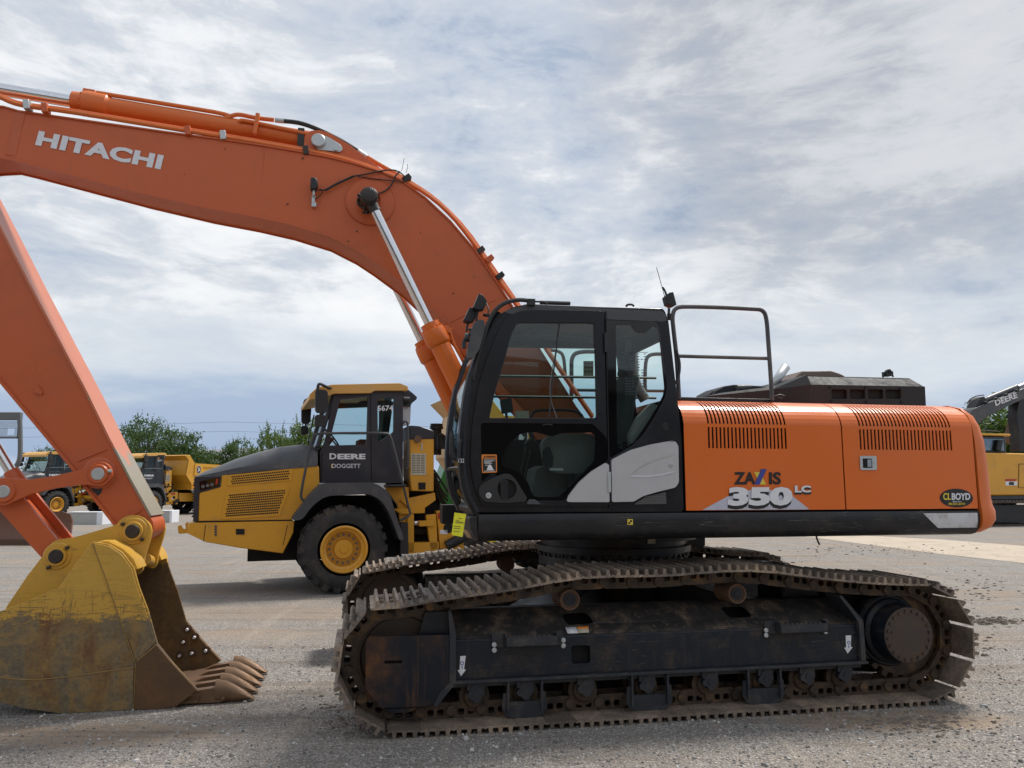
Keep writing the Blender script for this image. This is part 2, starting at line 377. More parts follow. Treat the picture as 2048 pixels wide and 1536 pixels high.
def tagp(o, label, cat, group=None, kind=None):
    o['label'] = label; o['category'] = cat
    if group: o['group'] = group
    if kind: o['kind'] = kind
    return o
def thing(name, label, cat, loc, yaw=0, group=None):
    o = bpy.data.objects.new(name, None); col.objects.link(o); o.location = loc; o.rotation_euler = (0, 0, yaw)
    o.empty_display_size = .3
    return tagp(o, label, cat, group)
def copy_tree(o, parent=None):
    c = o.copy(); col.objects.link(c); c.parent = parent
    for ch in list(o.children): copy_tree(ch, c)
    return c
def rrect(a, b, c, d, r, n=4):
    """rounded polygon through 4 corner points (u,z)"""
    P = [Vector(q) for q in (a, b, c, d)]; res = []
    for i in range(4):
        p, q, w = P[i-1], P[i], P[(i+1) % 4]
        d0 = (p-q).normalized()*r; d1 = (w-q).normalized()*r
        for k in range(n+1):
            t = k/n; res.append(tuple((q+d0)*(1-t)**2+q*2*t*(1-t)+(q+d1)*t*t))
    return res
def rpoly(pts, r, n=3):
    P = [Vector(q) for q in pts]; m = len(P); res = []
    for i in range(m):
        p, q, w = P[i-1], P[i], P[(i+1) % m]
        rr = min(r, (p-q).length*.45, (w-q).length*.45)
        d0 = (p-q).normalized()*rr; d1 = (w-q).normalized()*rr
        for k in range(n+1):
            t = k/n; res.append(tuple((q+d0)*(1-t)**2+q*2*t*(1-t)+(q+d1)*t*t))
    return res
def circ(c, r, n=20, ph=0): return [(c[0]+r*math.cos(2*math.pi*i/n+ph), c[1]+r*math.sin(2*math.pi*i/n+ph)) for i in range(n)]
def lettering(txt, P0, P1, PT, v, mat, name, parent, bold=0.0, depth=.003, face=None, spacing=1.0):
    """raised flat lettering: P0,P1 baseline ends, PT above P0 at cap height, all (u,z) on the plane v"""
    cu = bpy.data.curves.new('t', 'FONT'); cu.body = txt; cu.offset = bold; cu.resolution_u = 3; cu.space_character = spacing
    to = bpy.data.objects.new('t', cu); col.objects.link(to)
    bpy.context.view_layer.update()
    me = bpy.data.meshes.new_from_object(to.evaluated_get(bpy.context.evaluated_depsgraph_get()))
    bpy.data.objects.remove(to); bpy.data.curves.remove(cu)
    xs = [q.co.x for q in me.vertices]; ys = [q.co.y for q in me.vertices]
    x0, x1, y0, y1 = min(xs), max(xs), min(ys), max(ys)
    P0, P1, PT = Vector(P0), Vector(P1), Vector(PT); ex, ey = P1-P0, PT-P0
    vf = face or (lambda u, z: v)
    for q in me.vertices:
        a, b = (q.co.x-x0)/(x1-x0), (q.co.y-y0)/(y1-y0); w = P0+ex*a+ey*b
        q.co = (w.x, vf(w.x, w.y), w.y)
    me.materials.append(M[mat]); me.name = name; me.shade_flat()
    o = bpy.data.objects.new(name, me); col.objects.link(o); o.parent = parent
    md = o.modifiers.new('s', 'SOLIDIFY'); md.thickness = depth; md.offset = 0
    return o
# ================================================================== THE EXCAVATOR
E_ = Frame(-.755, 5.684, .191); on = E_.on; P3 = E_.p3; PO = E_.poly
EX = thing('crawler_excavator', 'large orange crawler excavator with black cab, parked on gravel in the foreground', 'excavator', (E_.x0, E_.y0, 0), E_.yaw)
# ---- tracks
top_px = [(745,1222),(801,1210),(866,1199),(927,1190),(988,1182),(1046,1173),(1104,1161),(1162,1152),(1223,1150),(1284,1150),(1333,1149),(1400,1143),(1455,1139),(1505,1139),(1549,1142),(1599,1149),(1652,1156),(1702,1161),(1751,1165),(1798,1167),(1844,1168)]
topz = PO(top_px, 0.0)
zc, RP, uI, uS = .500, .462, -.03, 4.20              # wheel centre height, plate radius, idler and sprocket
def track_path():
    t = [(-.20, topz[0][1]-.012)]+[q for q in topz if q[0] > -.15 and q[0] < 4.2]
    pts = []
    for i in range(13):                              # round the idler, bottom to top (going left)
        a = math.radians(270-i*150/12); pts.append((uI+math.cos(a)*RP, zc+math.sin(a)*RP))
    # top run smoothed
    top = t
    for _ in range(2):
        q = [top[0]]
        for i in range(len(top)-1):
            a, b = top[i], top[i+1]; q += [(a[0]*.75+b[0]*.25, a[1]*.75+b[1]*.25), (a[0]*.25+b[0]*.75, a[1]*.25+b[1]*.75)]
        q.append(top[-1]); top = q
    pts += top
    for i in range(16):
        a = math.radians(80-i*170/15); pts.append((uS+math.cos(a)*RP, zc+math.sin(a)*RP))
    return pts
path = track_path()
# pitch line: shift inwards
def inward(pts, d):
    n = len(pts); r = []
    for i in range(n):
        a, b = Vector(pts[i-1]), Vector(pts[(i+1) % n]); t = (b-a).normalized(); nrm = Vector((t.y, -t.x)); q = Vector(pts[i])+nrm*d; r.append((q.x, q.y))
    return r
pl = inward(path, .075)
acc = [0.0]
for i in range(len(pl)): acc.append(acc[-1]+(Vector(pl[(i+1) % len(pl)])-Vector(pl[i])).length)
tot = acc[-1]; NS = round(tot/.228)
def at_s(s):
    s %= tot
    for i in range(len(pl)):
        if acc[i+1] >= s:
            f = (s-acc[i])/(acc[i+1]-acc[i]); a, b = Vector(pl[i]), Vector(pl[(i+1) % len(pl)]); return a.lerp(b, f)
    return Vector(pl[0])
def shoe_mesh():
    """local: x along travel, y across (0..0.6 centred), z outward; plate surface at z=.075"""
    b = MB(); W = .335; h0 = .066
    p = .114
    prof = [(-p+.009, h0-.005), (p-.012, h0-.005), (p+.014, h0+.004), (p+.012, h0+.016), (p-.008, h0+.010)]
    def gr(c, hh, w0=.015, w1=.009): return [(c+w0, h0+.010), (c+w1, h0+.010+hh), (c-w1, h0+.010+hh), (c-w0, h0+.010)]
    prof += gr(.080, .044, .017, .010)+gr(.008, .040, .017, .010)+gr(-.066, .046, .017, .010)+[(-p-.002, h0+.006)]
    n = len(prof); vs = [(q[0], -W, q[1]) for q in prof]+[(q[0], W, q[1]) for q in prof]
    tr = tessellate_polygon([[Vector((q[0], q[1], 0)) for q in prof]])
    b.add(vs, [t for t in tr]+[tuple(n+i for i in reversed(t)) for t in tr]+[(i, (i+1) % n, n+(i+1) % n, n+i) for i in range(n)])
    for x in (-.030, .042):
        for y in (-.105, -.062, .062, .105): b.cyl((x, y, h0+.008), (x, y, h0+.026), .014, n=6)
    # chain links
    for sgn in (-1, 1):
        y0, y1 = sgn*.062, sgn*.100
        o = rpoly([(-.135, .045), (-.09, .060), (.09, .060), (.135, .036), (.135, -.03), (.10, -.052), (-.10, -.052), (-.135, -.03)], .022)
        hl = [rpoly([(-.062, .040), (-.012, .040), (-.012, -.005), (-.062, -.005)], .014), rpoly([(.014, .040), (.062, .040), (.062, -.005), (.014, -.005)], .014)]
        n0 = len(b.v); b.plate([(x, z) for x, z in o], min(y0, y1), max(y0, y1), hl, mi=1)
    for x in (-.114,): b.cyl((x, -.120, 0), (x, .120, 0), .036, n=14, mi=1)
    b.cyl((.114, -.112, 0), (.114, .112, 0), .030, n=12, mi=1)
    return b
sm = shoe_mesh().build('track_shoe', ['shoe', 'link'], EX, smooth=30, bev=0)
shoe_src = sm
def place_track(vc, phase=0.0):
    for k in range(NS):
        a, b_ = at_s(tot*(k+phase)/NS), at_s(tot*(k+1+phase)/NS)
        c = (a+b_)/2; t = (b_-a)
        o = shoe_src.copy(); col.objects.link(o); o.parent = EX
        ang = math.atan2(t.y, t.x)                     # rotation about v so that x->t , z->outward(left of travel)
        X = Vector((math.cos(ang), 0, math.sin(ang))); Z = Vector((-math.sin(ang), 0, math.cos(ang))); Y = Z.cross(X)
        jit = random.uniform(-.004, .004)
        mt = Matrix((X, Y, Z)).transposed().to_4x4(); mt.translation = Vector((c.x, vc+jit, c.y))
        o.matrix_local = mt
place_track(.30, .35); place_track(2.89, .1)
bpy.data.objects.remove(shoe_src)
def wheels(side, vo):
    sg = 1 if side == 0 else -1
    V = lambda v: vo+sg*(v-.30)                        # v given for the near side
    # idler
    b = MB(); b.lathe([(-.085, .0), (-.085, .10), (-.05, .12), (-.05, .285), (-.085, .30), (-.085, .345), (-.05, .37), (.05, .37), (.085, .345), (.085, .30), (.05, .285), (.05, .12), (.085, .10), (.085, 0)], (uI, V(.30), zc), (0, 1, 0), 40)
    b.build('idler_wheel', 'rustdark', EX)
    b = MB(); b.lathe([(-.02, .10), (-.035, .30), (-.035, .33), (.035, .33), (.035, .30), (.02, .10)], (uS, V(.30), zc), (0, 1, 0), 42)
    for k in range(21):
        a = 2*math.pi*k/21; b.obox((uS+math.cos(a)*.35, V(.30), zc+math.sin(a)*.35), (.055, .06, .05), (0, -a, 0))
    sp = b.build('sprocket', 'link', EX)
    # final drive
    fd = MB(); s_ = -sg; fu, fz = on(1818, 1271, .02)
    fd.lathe([(-.05, .30), (.03, .30), (.05, .285), (.05, .27), (.09, .265), (.11, .235), (.265, .215)], (fu, V(.30), fz), (0, s_, 0), 40)
    f_ = fd.build('final_drive', 'frame', EX)
    fd = MB(); fd.lathe([(.265, .215), (.268, .222), (.276, .222), (.280, .217), (.280, .0)], (fu, V(.30), fz), (0, s_, 0), 40)
    for k in range(20):
        a = 2*math.pi*(k+.3)/20; c = Vector((fu+math.cos(a)*.193, V(.30)+s_*.279, fz+math.sin(a)*.193)); fd.cyl(c, c+Vector((0, s_*.014, 0)), .0135, n=10)
    fd.cyl((fu-.15, V(.30)+s_*.279, fz+.03), (fu-.15, V(.30)+s_*.288, fz+.03), .013, n=10)
    fd.build('drive_cover', 'rustdark', f_)
    b = MB(); b.box((uS-.95, V(.50), .28), (uS-.05, V(.95), .92)); b.build('travel_motor_guard', 'frame', EX, bev=.02)
    # carrier rollers
    for (px, py) in ((1139, 1199), (1473, 1187)):
        u, z = on(px, py, .16)
        b = MB(); b.lathe([(0, 0), (0, .062), (-.012, .066), (-.016, .078), (.04, .083), (.085, .083), (.09, .072), (.10, .068), (.15, .068), (.2, .085), (.24, .085), (.24, 0)], (u, V(.16), z), (0, sg, 0), 26)
        cr = b.build('carrier_roller', 'rust', EX)
        b = MB(); b.cyl((u, V(.153), z), (u, V(.162), z), .050, n=20); b.cyl((u, V(.149), z), (u, V(.162), z), .024, n=16); b.build('roller_cap', 'frame', cr)
    # bottom rollers
    for px in (950, 1048, 1168, 1290, 1415, 1525, 1608, 1683):
        u, z = on(px, 1372-(px-950)*.048, .16); z = .205
        b = MB(); b.lathe([(-.14, .03), (-.13, .075), (-.105, .085), (-.10, .115), (-.06, .115), (-.055, .085), (.055, .085), (.06, .115), (.10, .115), (.105, .085), (.13, .075), (.14, .03)], (u, V(.30), z), (0, 1, 0), 24)
        r_ = b.build('track_roller', 'link', EX)
        b = MB(); c = []
        for k in range(16):
            a = 2*math.pi*k/16; rr = .066 if (k//2) % 2 == 0 else .052
            c.append((u+rr*math.cos(a), z+.035+rr*math.sin(a)))
        b.plate(c, V(.105), V(.15)); b.box((u-.065, V(.11), z+.06), (u+.065, V(.17), z+.14)); b.cyl((u, V(.100), z+.035), (u, V(.12), z+.035), .02, n=12)
        b.build('roller_bracket', 'step', r_)
    # track guards hanging beside the chain
    for (px0, px1) in ((1003, 1092), (1250, 1342), (1482, 1566)):
        u0 = on(px0, 1390, .13)[0]; u1 = on(px1, 1390, .13)[0]
        b = MB()
        b.plate([(u0+.01, .235), (u0, .12), (u0+.03, .07), (u0+.09, .050), (u1-.09, .050), (u1-.03, .07), (u1, .12), (u1-.01, .235), (u1-.035, .235), (u1-.04, .17), (u0+.04, .17), (u0+.035, .235)], V(.10), V(.122))
        for uu in (u0+.035, u1-.05): b.box((uu, V(.075), .10), (uu+.015, V(.12), .33)); b.box((uu-.01, V(.12), .28), (uu+.03, V(.18), .34))
        b.build('track_guard', 'step', EX)
wheels(0, .30); wheels(1, 2.89)
# ---- side frames
def side_frame(side):
    sg = 1 if side == 0 else -1; vo = 0 if side == 0 else 3.19
    V = lambda v: vo+sg*v
    vs = .115; uL = on(905, 1310, vs)[0]; uR = on(1722, 1290, vs)[0]; zt = on(1300, 1262, vs)[1]; zb = on(1300, 1341, vs)[1]
    zt2 = zt+.165
    b = MB()
    sq = rpoly(PO([(1143,1292),(1180,1291),(1181,1326),(1144,1328)], vs), .02)
    b.plate([(uL, zb), (uR, zb), (uR, zt-.03), (uL, zt-.03)], V(vs), V(vs+.014), [sq])
    b.plate([(uL, zt-.03), (uR, zt-.03), (uR, zt-.009), (uL, zt-.009)], 0, 0, v0f=lambda u, z: V(vs+(z-zt+.03)*.25), v1f=lambda u, z: V(vs+.02+(z-zt+.03)*.25))
    vsl = lambda z: vs+.008+(z-(zt-.009))*1.55
    holes = []
    for q in ([(1122,1228),(1172,1225),(1190,1247),(1135,1251)], [(1440,1215),(1486,1213),(1508,1234),(1460,1237)]):
        hh = []
        for a, c in q:                                   # intersect with the sloped sheet
            v_ = .2
            for _ in range(12): uu, zz = on(a, c, v_); v_ = vsl(zz)
            hh.append((uu, zz))
        holes.append(rpoly(hh, .03))
    b.build('track_frame', 'frame', EX, bev=.004); b = MB()
    b.plate([(uL, zt-.009), (uR, zt-.009), (uR-.12, zt2), (uL, zt2)], 0, 0, holes, v0f=lambda u, z: V(vsl(z)), v1f=lambda u, z: V(vsl(z)+.02))
    b.box((uL, V(vsl(zt2)), zt2-.02), (uR-.12, V(.50), zt2)); b.box((uL, V(.485), zb), (uR, V(.50), zt2))
    b.build('frame_top', 'slope', EX, bev=.004)
    b = MB(); b.box((uL+.02, V(.18), zb+.02), (uR-.02, V(.47), zt-.03)); b.box((uL+.02, V(.445), zb+.02), (uR-.16, V(.468), zt2-.03)); b.box((uL-.2, V(.43), .15), (uR+.1, V(.46), zb)); b.plate([(uR-.1, .2), (uR+.35, .16), (uS+.1, .2), (uS+.22, .5), (uS+.1, .82), (uR+.25, .86), (uR-.1, .86)], V(.44), V(.47)); b.build('frame_inside', 'dark', EX)  # near-black sheets paint the undercarriage shade behind holes and rollers
    b = MB()                                              # lower flange and end plates
    b.box((uL-.01, V(vs-.045), zb-.022), (uR+.03, V(vs+.08), zb)); b.box((uL, V(.13), zb-.06), (uR, V(.47), zb-.022))
    e = PO([(896,1221),(902,1221),(912,1266),(912,1369),(903,1376),(874,1413),(866,1411),(880,1385),(899,1366),(899,1268)], vs-.03)
    b.plate(e, V(vs-.04), V(vs+.10))
    e = PO([(1677,1192),(1682,1190),(1725,1240),(1731,1322),(1722,1322),(1716,1243)], vs-.03)
    b.plate(e, V(vs-.04), V(vs+.16))
    b.build('frame_edge', 'step', EX, bev=.003)
    # idler guard
    g = PO([(731,1281),(738,1273),(899,1270),(901,1369),(868,1411),(845,1414),(762,1418),(730,1378)], .085)
    b = MB(); b.plate(g, V(.085), V(.11), [rpoly(PO([(769,1322),(804,1321),(804,1327),(769,1328)], .085), .008)])
    b.plate(PO([(768,1419),(842,1415),(820,1426),(780,1428)], .09), V(.10), V(.2))
    b.build('idler_guard', 'guard', EX, bev=.006)
    b = MB(); b.box((on(745,1300,.2)[0], V(.13), zb), (uL+.1, V(.2), zt-.03)); b.plate(PO([(850,1225),(900,1222),(905,1268),(838,1270)], .16), V(.16), V(.2)); b.build('idler_yoke', 'frame', EX)
    # steps
    for q, bolts in (([1010, 1270, 1116, 1268, 1117, 1290, 1012, 1296], [(989,1290),(989,1301),(1127,1281),(1127,1292)]),
                     ([1557, 1245, 1653, 1241, 1655, 1263, 1560, 1268], [(1533,1261),(1533,1271),(1652,1264)])):
        st = MB(); pts = [on(q[i], q[i+1], .045) for i in (0, 2, 4, 6)]
        u0, u1, za, zz = pts[0][0], pts[1][0], pts[2][1], pts[0][1]
        st.box((u0, V(.02), za), (u1, V(.032), zz-.015)); st.box((u0, V(.02), za), (u1, V(.114), za+.01))
        st.box((u0, V(.02), za), (u0+.012, V(.114), zz)); st.box((u1-.012, V(.02), za), (u1, V(.114), zz))
        for k in range(8):
            uu = u0+.05+k*(u1-u0-.1)/8; st.box((uu, V(.018), zz-.018), (uu+(u1-u0)/14, V(.034), zz-.004))
        st.box((u0-.09, V(.10), za-.01), (u0, V(.113), zz+.005)); st.box((u1, V(.10), za-.01), (u1+.05, V(.113), zz+.005))
        so = st.build('step', 'step', EX, bev=.002)
        for (a, c) in bolts:
            u, z = on(a, c, .09); bb = MB(); bb.lathe([(0, .019), (.008, .019), (.012, .014), (.012, 0)], (u, V(.100), z), (0, -sg, 0), 12); bb.build('step_bolt', 'zinc', so)
    return zt, zb, uL, uR
ZT, ZB, UL, UR = side_frame(0); side_frame(1)
# decals on the near frame
vs = .113
for (x, y0, y1, dx) in ((923, 1312, 1352, 2.5), (1696, 1271, 1307, 0)):
    b = MB(); b.plate(PO([(x-5+dx,y0),(x+6+dx,y0-.5),(x+5,y1-13),(x+9,y1-13),(x-1,y1),(x-8,y1-12),(x-4,y1-12)], vs), vs-.003, vs); tb = b.build('tie_down_decal', 'white', EX)
    b = MB(); c = on(x+1, y0+14, vs); b.plate(circ(c, .014, 14), vs-.0045, vs-.0032, [circ(c, .009, 14)]); c2 = on(x+1, y0+22, vs); b.plate([(c2[0]-.003, c2[1]+.012), (c2[0]+.003, c2[1]+.012), (c2[0]+.003, c2[1]-.012), (c2[0]-.003, c2[1]-.012)], vs-.0045, vs-.0032); b.build('decal_symbol', 'decal_blue', tb)
def slope_v(px, py):
    v_ = .15
    for _ in range(12): u, z = on(px, py, v_); v_ = .113+.008+(z-(ZT-.009))*1.55-.014
    return Vector((u, v_-.004, z))
b = MB(); q = [slope_v(*p) for p in ((1130,1254),(1152,1253.5),(1156,1266),(1135,1266.5))]; b.add(q, [(0, 3, 2, 1)]); b.build('warning_decal', 'white', EX, solid=.002)
b = MB(); q = [slope_v(*p) for p in ((1152.5,1253.5),(1176,1252),(1178,1265),(1156.5,1266))]; b.add(q, [(0, 3, 2, 1)]); b.build('warning_decal', 'offwhite', EX, solid=.002)
b = MB(); q = [slope_v(*p) for p in ((1153,1253),(1175,1251.5),(1177,1257),(1155,1258))]; q = [x+Vector((0, -.003, .001)) for x in q]; b.add(q, [(0, 3, 2, 1)]); b.build('warning_decal', 'decal_orange', EX, solid=.002)
# ---- centre frame and slewing ring
b = MB(); uc = 2.08; vcc = 1.595
b.cyl((uc, vcc, .62), (uc, vcc, 1.02), .62, n=40)
for sv in (-1, 1):
    for su in (-1, 1):
        a = Vector((uc+su*.35, vcc+sv*.35, .86)); e = Vector((uc+su*1.15, vcc+sv*1.12, .60))
        d = (e-a).normalized(); w = Vector((-d.y, d.x, 0))*.22
        h0, h1 = Vector((0, 0, .13)), Vector((0, 0, .10))
        b.loft([[a-w-h0, a+w-h0, a+w+h0, a-w+h0], [e-w*1.3-h1, e+w*1.3-h1, e+w*1.3+h1, e-w*1.3+h1]])
b.build('center_frame', 'frame', EX, bev=.01)
b = MB(); b.lathe([(1.02, .1), (1.02, .72), (1.10, .72), (1.10, .69), (1.145, .69), (1.145, .75), (1.20, .75), (1.20, .70), (1.26, .70), (1.26, .80), (1.36, .80), (1.36, .1)], (uc, vcc, 0), (0, 0, 1), 64)
for k in range(48):
    a = 2*math.pi*k/48; b.cyl((uc+.705*math.cos(a), vcc+.705*math.sin(a), .985), (uc+.705*math.cos(a), vcc+.705*math.sin(a), 1.02), .017, n=6)
    b.cyl((uc+.72*math.cos(a+.05), vcc+.72*math.sin(a+.05), 1.10), (uc+.72*math.cos(a+.05), vcc+.72*math.sin(a+.05), 1.13), .015, n=6)
b.build('slewing_ring', 'skirt', EX)
u, z = on(1300, 1082, .82); b = MB(); b.box((u-.035, .78, z-.02), (u+.035, .785, z+.02)); b.build('small_plate', 'offwhite', EX)
# ---- house: floor, skirt
vq = .10
zsk = on(1400, 1077, vq+.05)[1]; zdk = on(1400, 1024, vq)[1]; u0s = on(957, 1030, vq)[0]; u1s = on(1957, 1022, vq)[0]
def skirt_sec(u, side=0):
    p = [(vq+.004, zdk-.006), (vq-.006, zdk-.02), (vq-.006, zdk-.09), (vq+.012, zdk-.15), (vq+.05, zsk+.015), (vq+.10, zsk), (vq+.30, zsk), (vq+.30, zdk-.006)]
    return [Vector((u, (a if side == 0 else 3.19-a), c)) for a, c in p]
for side in (0, 1):
    b = MB(); n = 40
    secs = [skirt_sec(u0s+(u1s-u0s)*i/n, side) for i in range(n+1)]
    b.loft(secs); b.build('side_skirt', 'skirt', EX, smooth=50)
b = MB(); q = PO([(957,1030),(935,1036),(942,1062),(962,1083)], vq)
b.plate([(u0s, zdk-.01), (u0s-.07, zdk-.03), (u0s-.055, zdk-.12), (u0s, zsk)], vq+.01, .42); b.build('front_step_plate', 'skirt', EX, bev=.01)
b = MB(); b.box((u0s+.02, vq+.30, zsk+.04), (u1s+.1, 1.15, zdk)); b.box((u0s+1.0, 1.15, zsk+.041), (u1s+.1, 3.19-vq-.30, zdk-.001)); b.box((u0s+.3, vq+.02, zdk-.03), (u1s-.01, 1.14, zdk-.004)); b.box((u0s+1.0, 1.14, zdk-.031), (u1s-.01, 3.07, zdk-.005)); b.build('house_floor', 'skirt', EX)
b = MB(); q = PO([(1376,1074),(1411,1074),(1411,1090),(1404,1098),(1377,1098)], 2.75); b.plate(q, 2.75, 3.0); b.build('belly_guard', 'dgrey', EX, bev=.01)
# grass scratches / white chevron on the skirt end
b = MB(); q = PO([(1846,1029),(1955,1026),(1956,1066),(1879,1068)], vq-.006)
ff = lambda u, z: (vq-.008 if z > zdk-.095 else vq-.008+(zdk-.09-z)*.30)
qs = []
z_lo = zdk-.150
q = [(q[0][0], zdk-.024), (q[1][0]-.005, zdk-.024), (q[1][0]-.005, zdk-.09), (q[1][0]-.005, z_lo), (q[0][0]+.15, z_lo), (q[0][0]+.07, zdk-.09)]
b.plate(q, 0, 0, v0f=lambda u, z: ff(u, z)-.002, v1f=lambda u, z: ff(u, z)+.001); b.build('chevron_decal', paint('scuffed white decal', (.60, .61, .64), .45, dirt=(.20, .13, .08), amt=.75, scale=5, bmp=.2, chips=((.03, .025, .02), .8)), EX)
b = MB(); u, z = on(1260, 1044, vq-.006); b.box((u-.022, vq-.010, z-.022), (u+.022, vq-.006, z+.022)); d_ = b.build('service_decal', 'decal_yellow', EX)
b = MB(); b.box((u, vq-.0125, z), (u+.015, vq-.0102, z+.015)); b.box((u-.015, vq-.0125, z-.015), (u, vq-.0102, z)); b.build('decal_symbol', 'decal_black', d_)
u, z = on(1632, 1075, .3); b = MB(); b.tube([(u, .3, z+.03), (u+.01, .3, z-.02), (u+.03, .3, z-.06)], .008); b.build('drain_hose', 'plastic', EX)
# ---- engine side doors with real slots
zL = [on(1490, 897, .1)[1], on(1490, 855, .1)[1]]
HP = [(.10, zdk+.012), (.10, zL[0]), (.10, zL[1]), (.10, zL[1]+.028), (.101, 2.25), (.106, 2.285), (.118, 2.318), (.138, 2.352), (.165, 2.385), (.198, 2.412), (.238, 2.435), (.28, 2.453), (.33, 2.468), (.38, 2.478), (.50, 2.495)]
def sheet(ua, ub, slots, lean=.0, name='engine_door'):
    us = [ua]; kind = []
    for s0, s1 in slots:
        us += [s0, s1]; kind += [0, 1]
    us.append(ub); kind.append(0)
    b = MB(); n = len(HP); vs = [(u, v, z) for u in us for v, z in HP]; fs = []
    for i in range(len(us)-1):
        for j in range(n-1):
            if kind[i] == 1 and (j == 1 or 3 <= j <= 11): continue
            fs.append((i*n+j, (i+1)*n+j, (i+1)*n+j+1, i*n+j+1))
    b.add(vs, fs); return b.build(name, 'orange', EX, solid=.007, smooth=0)
def slots(pa, pb, cnt, frac=.48):
    a = on(pa, 875, .1)[0]; e = on(pb, 875, .1)[0]; w = (e-a)/(cnt-1+frac)
    return [(a+i*w, a+i*w+w*frac) for i in range(cnt)]
uA, uB, uC = on(1372, 1000, .1)[0], on(1691, 1000, .1)[0], on(1955, 1000, .1)[0]
# recalc_face_normals on an open sheet may flip: solidify offset handles both, slots stay open
d1 = sheet(uA, uB-.006, slots(1416, 1573, 21)); d2 = sheet(uB+.006, uC, slots(1719, 1903, 26))
b = MB(); b.box((uA+.03, .19, zdk+.02), (uC-.02, 3.0, 2.30)); b.box((uA+.03, .36, 2.2), (uC-.02, 2.8, 2.43)); b.build('engine_bay', 'dark', EX)
b = MB(); b.box((uA-.02, .50, 2.44), (uC, 2.70, 2.494)); b.build('engine_roof', 'orange', EX)
b = MB(); b.loft([[Vector((uA, 3.19-v, z)) for v, z in HP]+[Vector((uA, 2.6, zdk))], [Vector((uC, 3.19-v, z)) for v, z in HP]+[Vector((uC, 2.6, zdk))]]); b.build('engine_door', 'orange', EX)
# latch
q = PO([(1719,912),(1752,912),(1753,940),(1720,940)], .097)
b = MB(); b.plate(rpoly(q, .012), .090, .099, [PO([(1724,917),(1743,917),(1744,936),(1725,936)], .097)])
b.cyl(P3(1748, 926, .092), P3(1748, 926, .085), .011, n=12); la = b.build('door_latch', 'zinc', d2)
b = MB(); b.plate(PO([(1724,917),(1743,917),(1744,936),(1725,936)], .097), .096, .0985); b.build('latch_recess', 'dark', d2)
b = MB(); b.plate(PO([(1734,919),(1742,919),(1742.5,934),(1734.5,934)], .094), .089, .0955); b.build('latch_paddle', 'chrome', d2)
# seams: rear gap
# ---- lettering on the doors
fv = .0965
tri = PO([(1405,1020),(1455,993),(1500,980),(1570,980),(1619,1019)], fv)
b = MB(); b.plate(tri, fv-.0005, fv+.002); b.build('mountain_decal', paint('pale swoosh decal', (.50, .51, .60), .4, dirt=(.34, .35, .45), amt=.6, scale=9, bmp=0), d1)
lettering('ZA', on(1468,969,fv), on(1511,969,fv), on(1468,944,fv), fv-.001, 'decal_black', 'lettering', d1, bold=.035)
lettering('IS', on(1538,969,fv), on(1562,969,fv), on(1538,944,fv), fv-.001, 'decal_black', 'lettering', d1, bold=.035)
b = MB(); b.plate(PO([(1508,944),(1519,944),(1532,969),(1520,969)], fv), fv-.003, fv); b.build('lettering', 'decal_yellow', d1)
b = MB(); b.plate(PO([(1522,938),(1533,938),(1519,969),(1508,969)], fv), fv-.0045, fv-.0031); b.build('lettering', 'decal_blue', d1)
lettering('350', on(1455,1019,fv), on(1583,1018,fv), on(1457,980,fv), fv-.0015, 'decal_black', 'lettering', d1, bold=.06, depth=.001)
lettering('350', on(1455,1012,fv), on(1584,1011,fv), on(1457,974,fv), fv-.0045, 'white', 'lettering', d1, bold=.056, depth=.001)
lettering('LC', on(1589,989,fv), on(1622,989,fv), on(1589,974,fv), fv-.0015, 'decal_black', 'lettering', d1, bold=.05)
lettering('LC', on(1589,985,fv), on(1621,985,fv), on(1589,971,fv), fv-.0045, 'white', 'lettering', d1, bold=.05, depth=.001)
c0, c1 = on(1880, 996, fv), on(1946, 996, fv); cc = ((c0[0]+c1[0])/2, (c0[1]+c1[1])/2); ra = (c1[0]-c0[0])/2; rb = ra*.49
b = MB(); b.plate([(cc[0]+ra*math.cos(t*math.pi/16), cc[1]+rb*math.sin(t*math.pi/16)) for t in range(32)], fv-.0005, fv+.002); od = b.build('oval_decal', 'decal_black', d2)
lettering('CL', on(1886,1000,fv), on(1901,1000,fv), on(1886,986,fv), fv-.002, 'decal_yellow', 'lettering', od, bold=.03)
lettering('BOYD', on(1903,1000,fv), on(1940,1000,fv), on(1903,986,fv), fv-.002, 'white', 'lettering', od, bold=.03)
lettering('SINCE 1911', on(1905,1004.5,fv), on(1922,1004.5,fv), on(1905,1002,fv), fv-.002, 'white', 'lettering', od)
lettering('800.OKC.BOYD', on(1897,1010,fv), on(1930,1010,fv), on(1897,1005.5,fv), fv-.002, 'decal_yellow', 'lettering', od, bold=.01)
# ---- counterweight
def plan(ins_side, ins_rear, z):
    h = []
    base = [(uC+.018, .075), (uC+.08, .072), (uC+.16, .10), (uC+.245, .18), (uC+.31, .34), (uC+.375, .65), (uC+.41, 1.05), (uC+.43, 1.595)]
    left = [(u-ins_rear*min(1, (u-uC)/.3), v+ins_side) for u, v in base]
    right = [(u, 3.19-v) for u, v in reversed(left[:-1])]
    return [Vector((u, v, z)) for u, v in left+right]
zb_ = zsk-.005
b = MB(); b.loft([plan(.20, .26, zb_), plan(.09, .13, zb_+.025), plan(.02, .045, zb_+.07), plan(.0, .0, zb_+.13), plan(.0, .0, zdk-.01), plan(.008, .018, zdk+.035), plan(.012, .028, zdk+.10), plan(.016, .035, 1.95), plan(.020, .055, 2.15), plan(.038, .09, 2.28), plan(.075, .14, 2.375), plan(.15, .20, 2.445), plan(.30, .27, 2.485), plan(.5, .36, 2.49)])
b.build('counterweight', 'cw', EX, smooth=60)
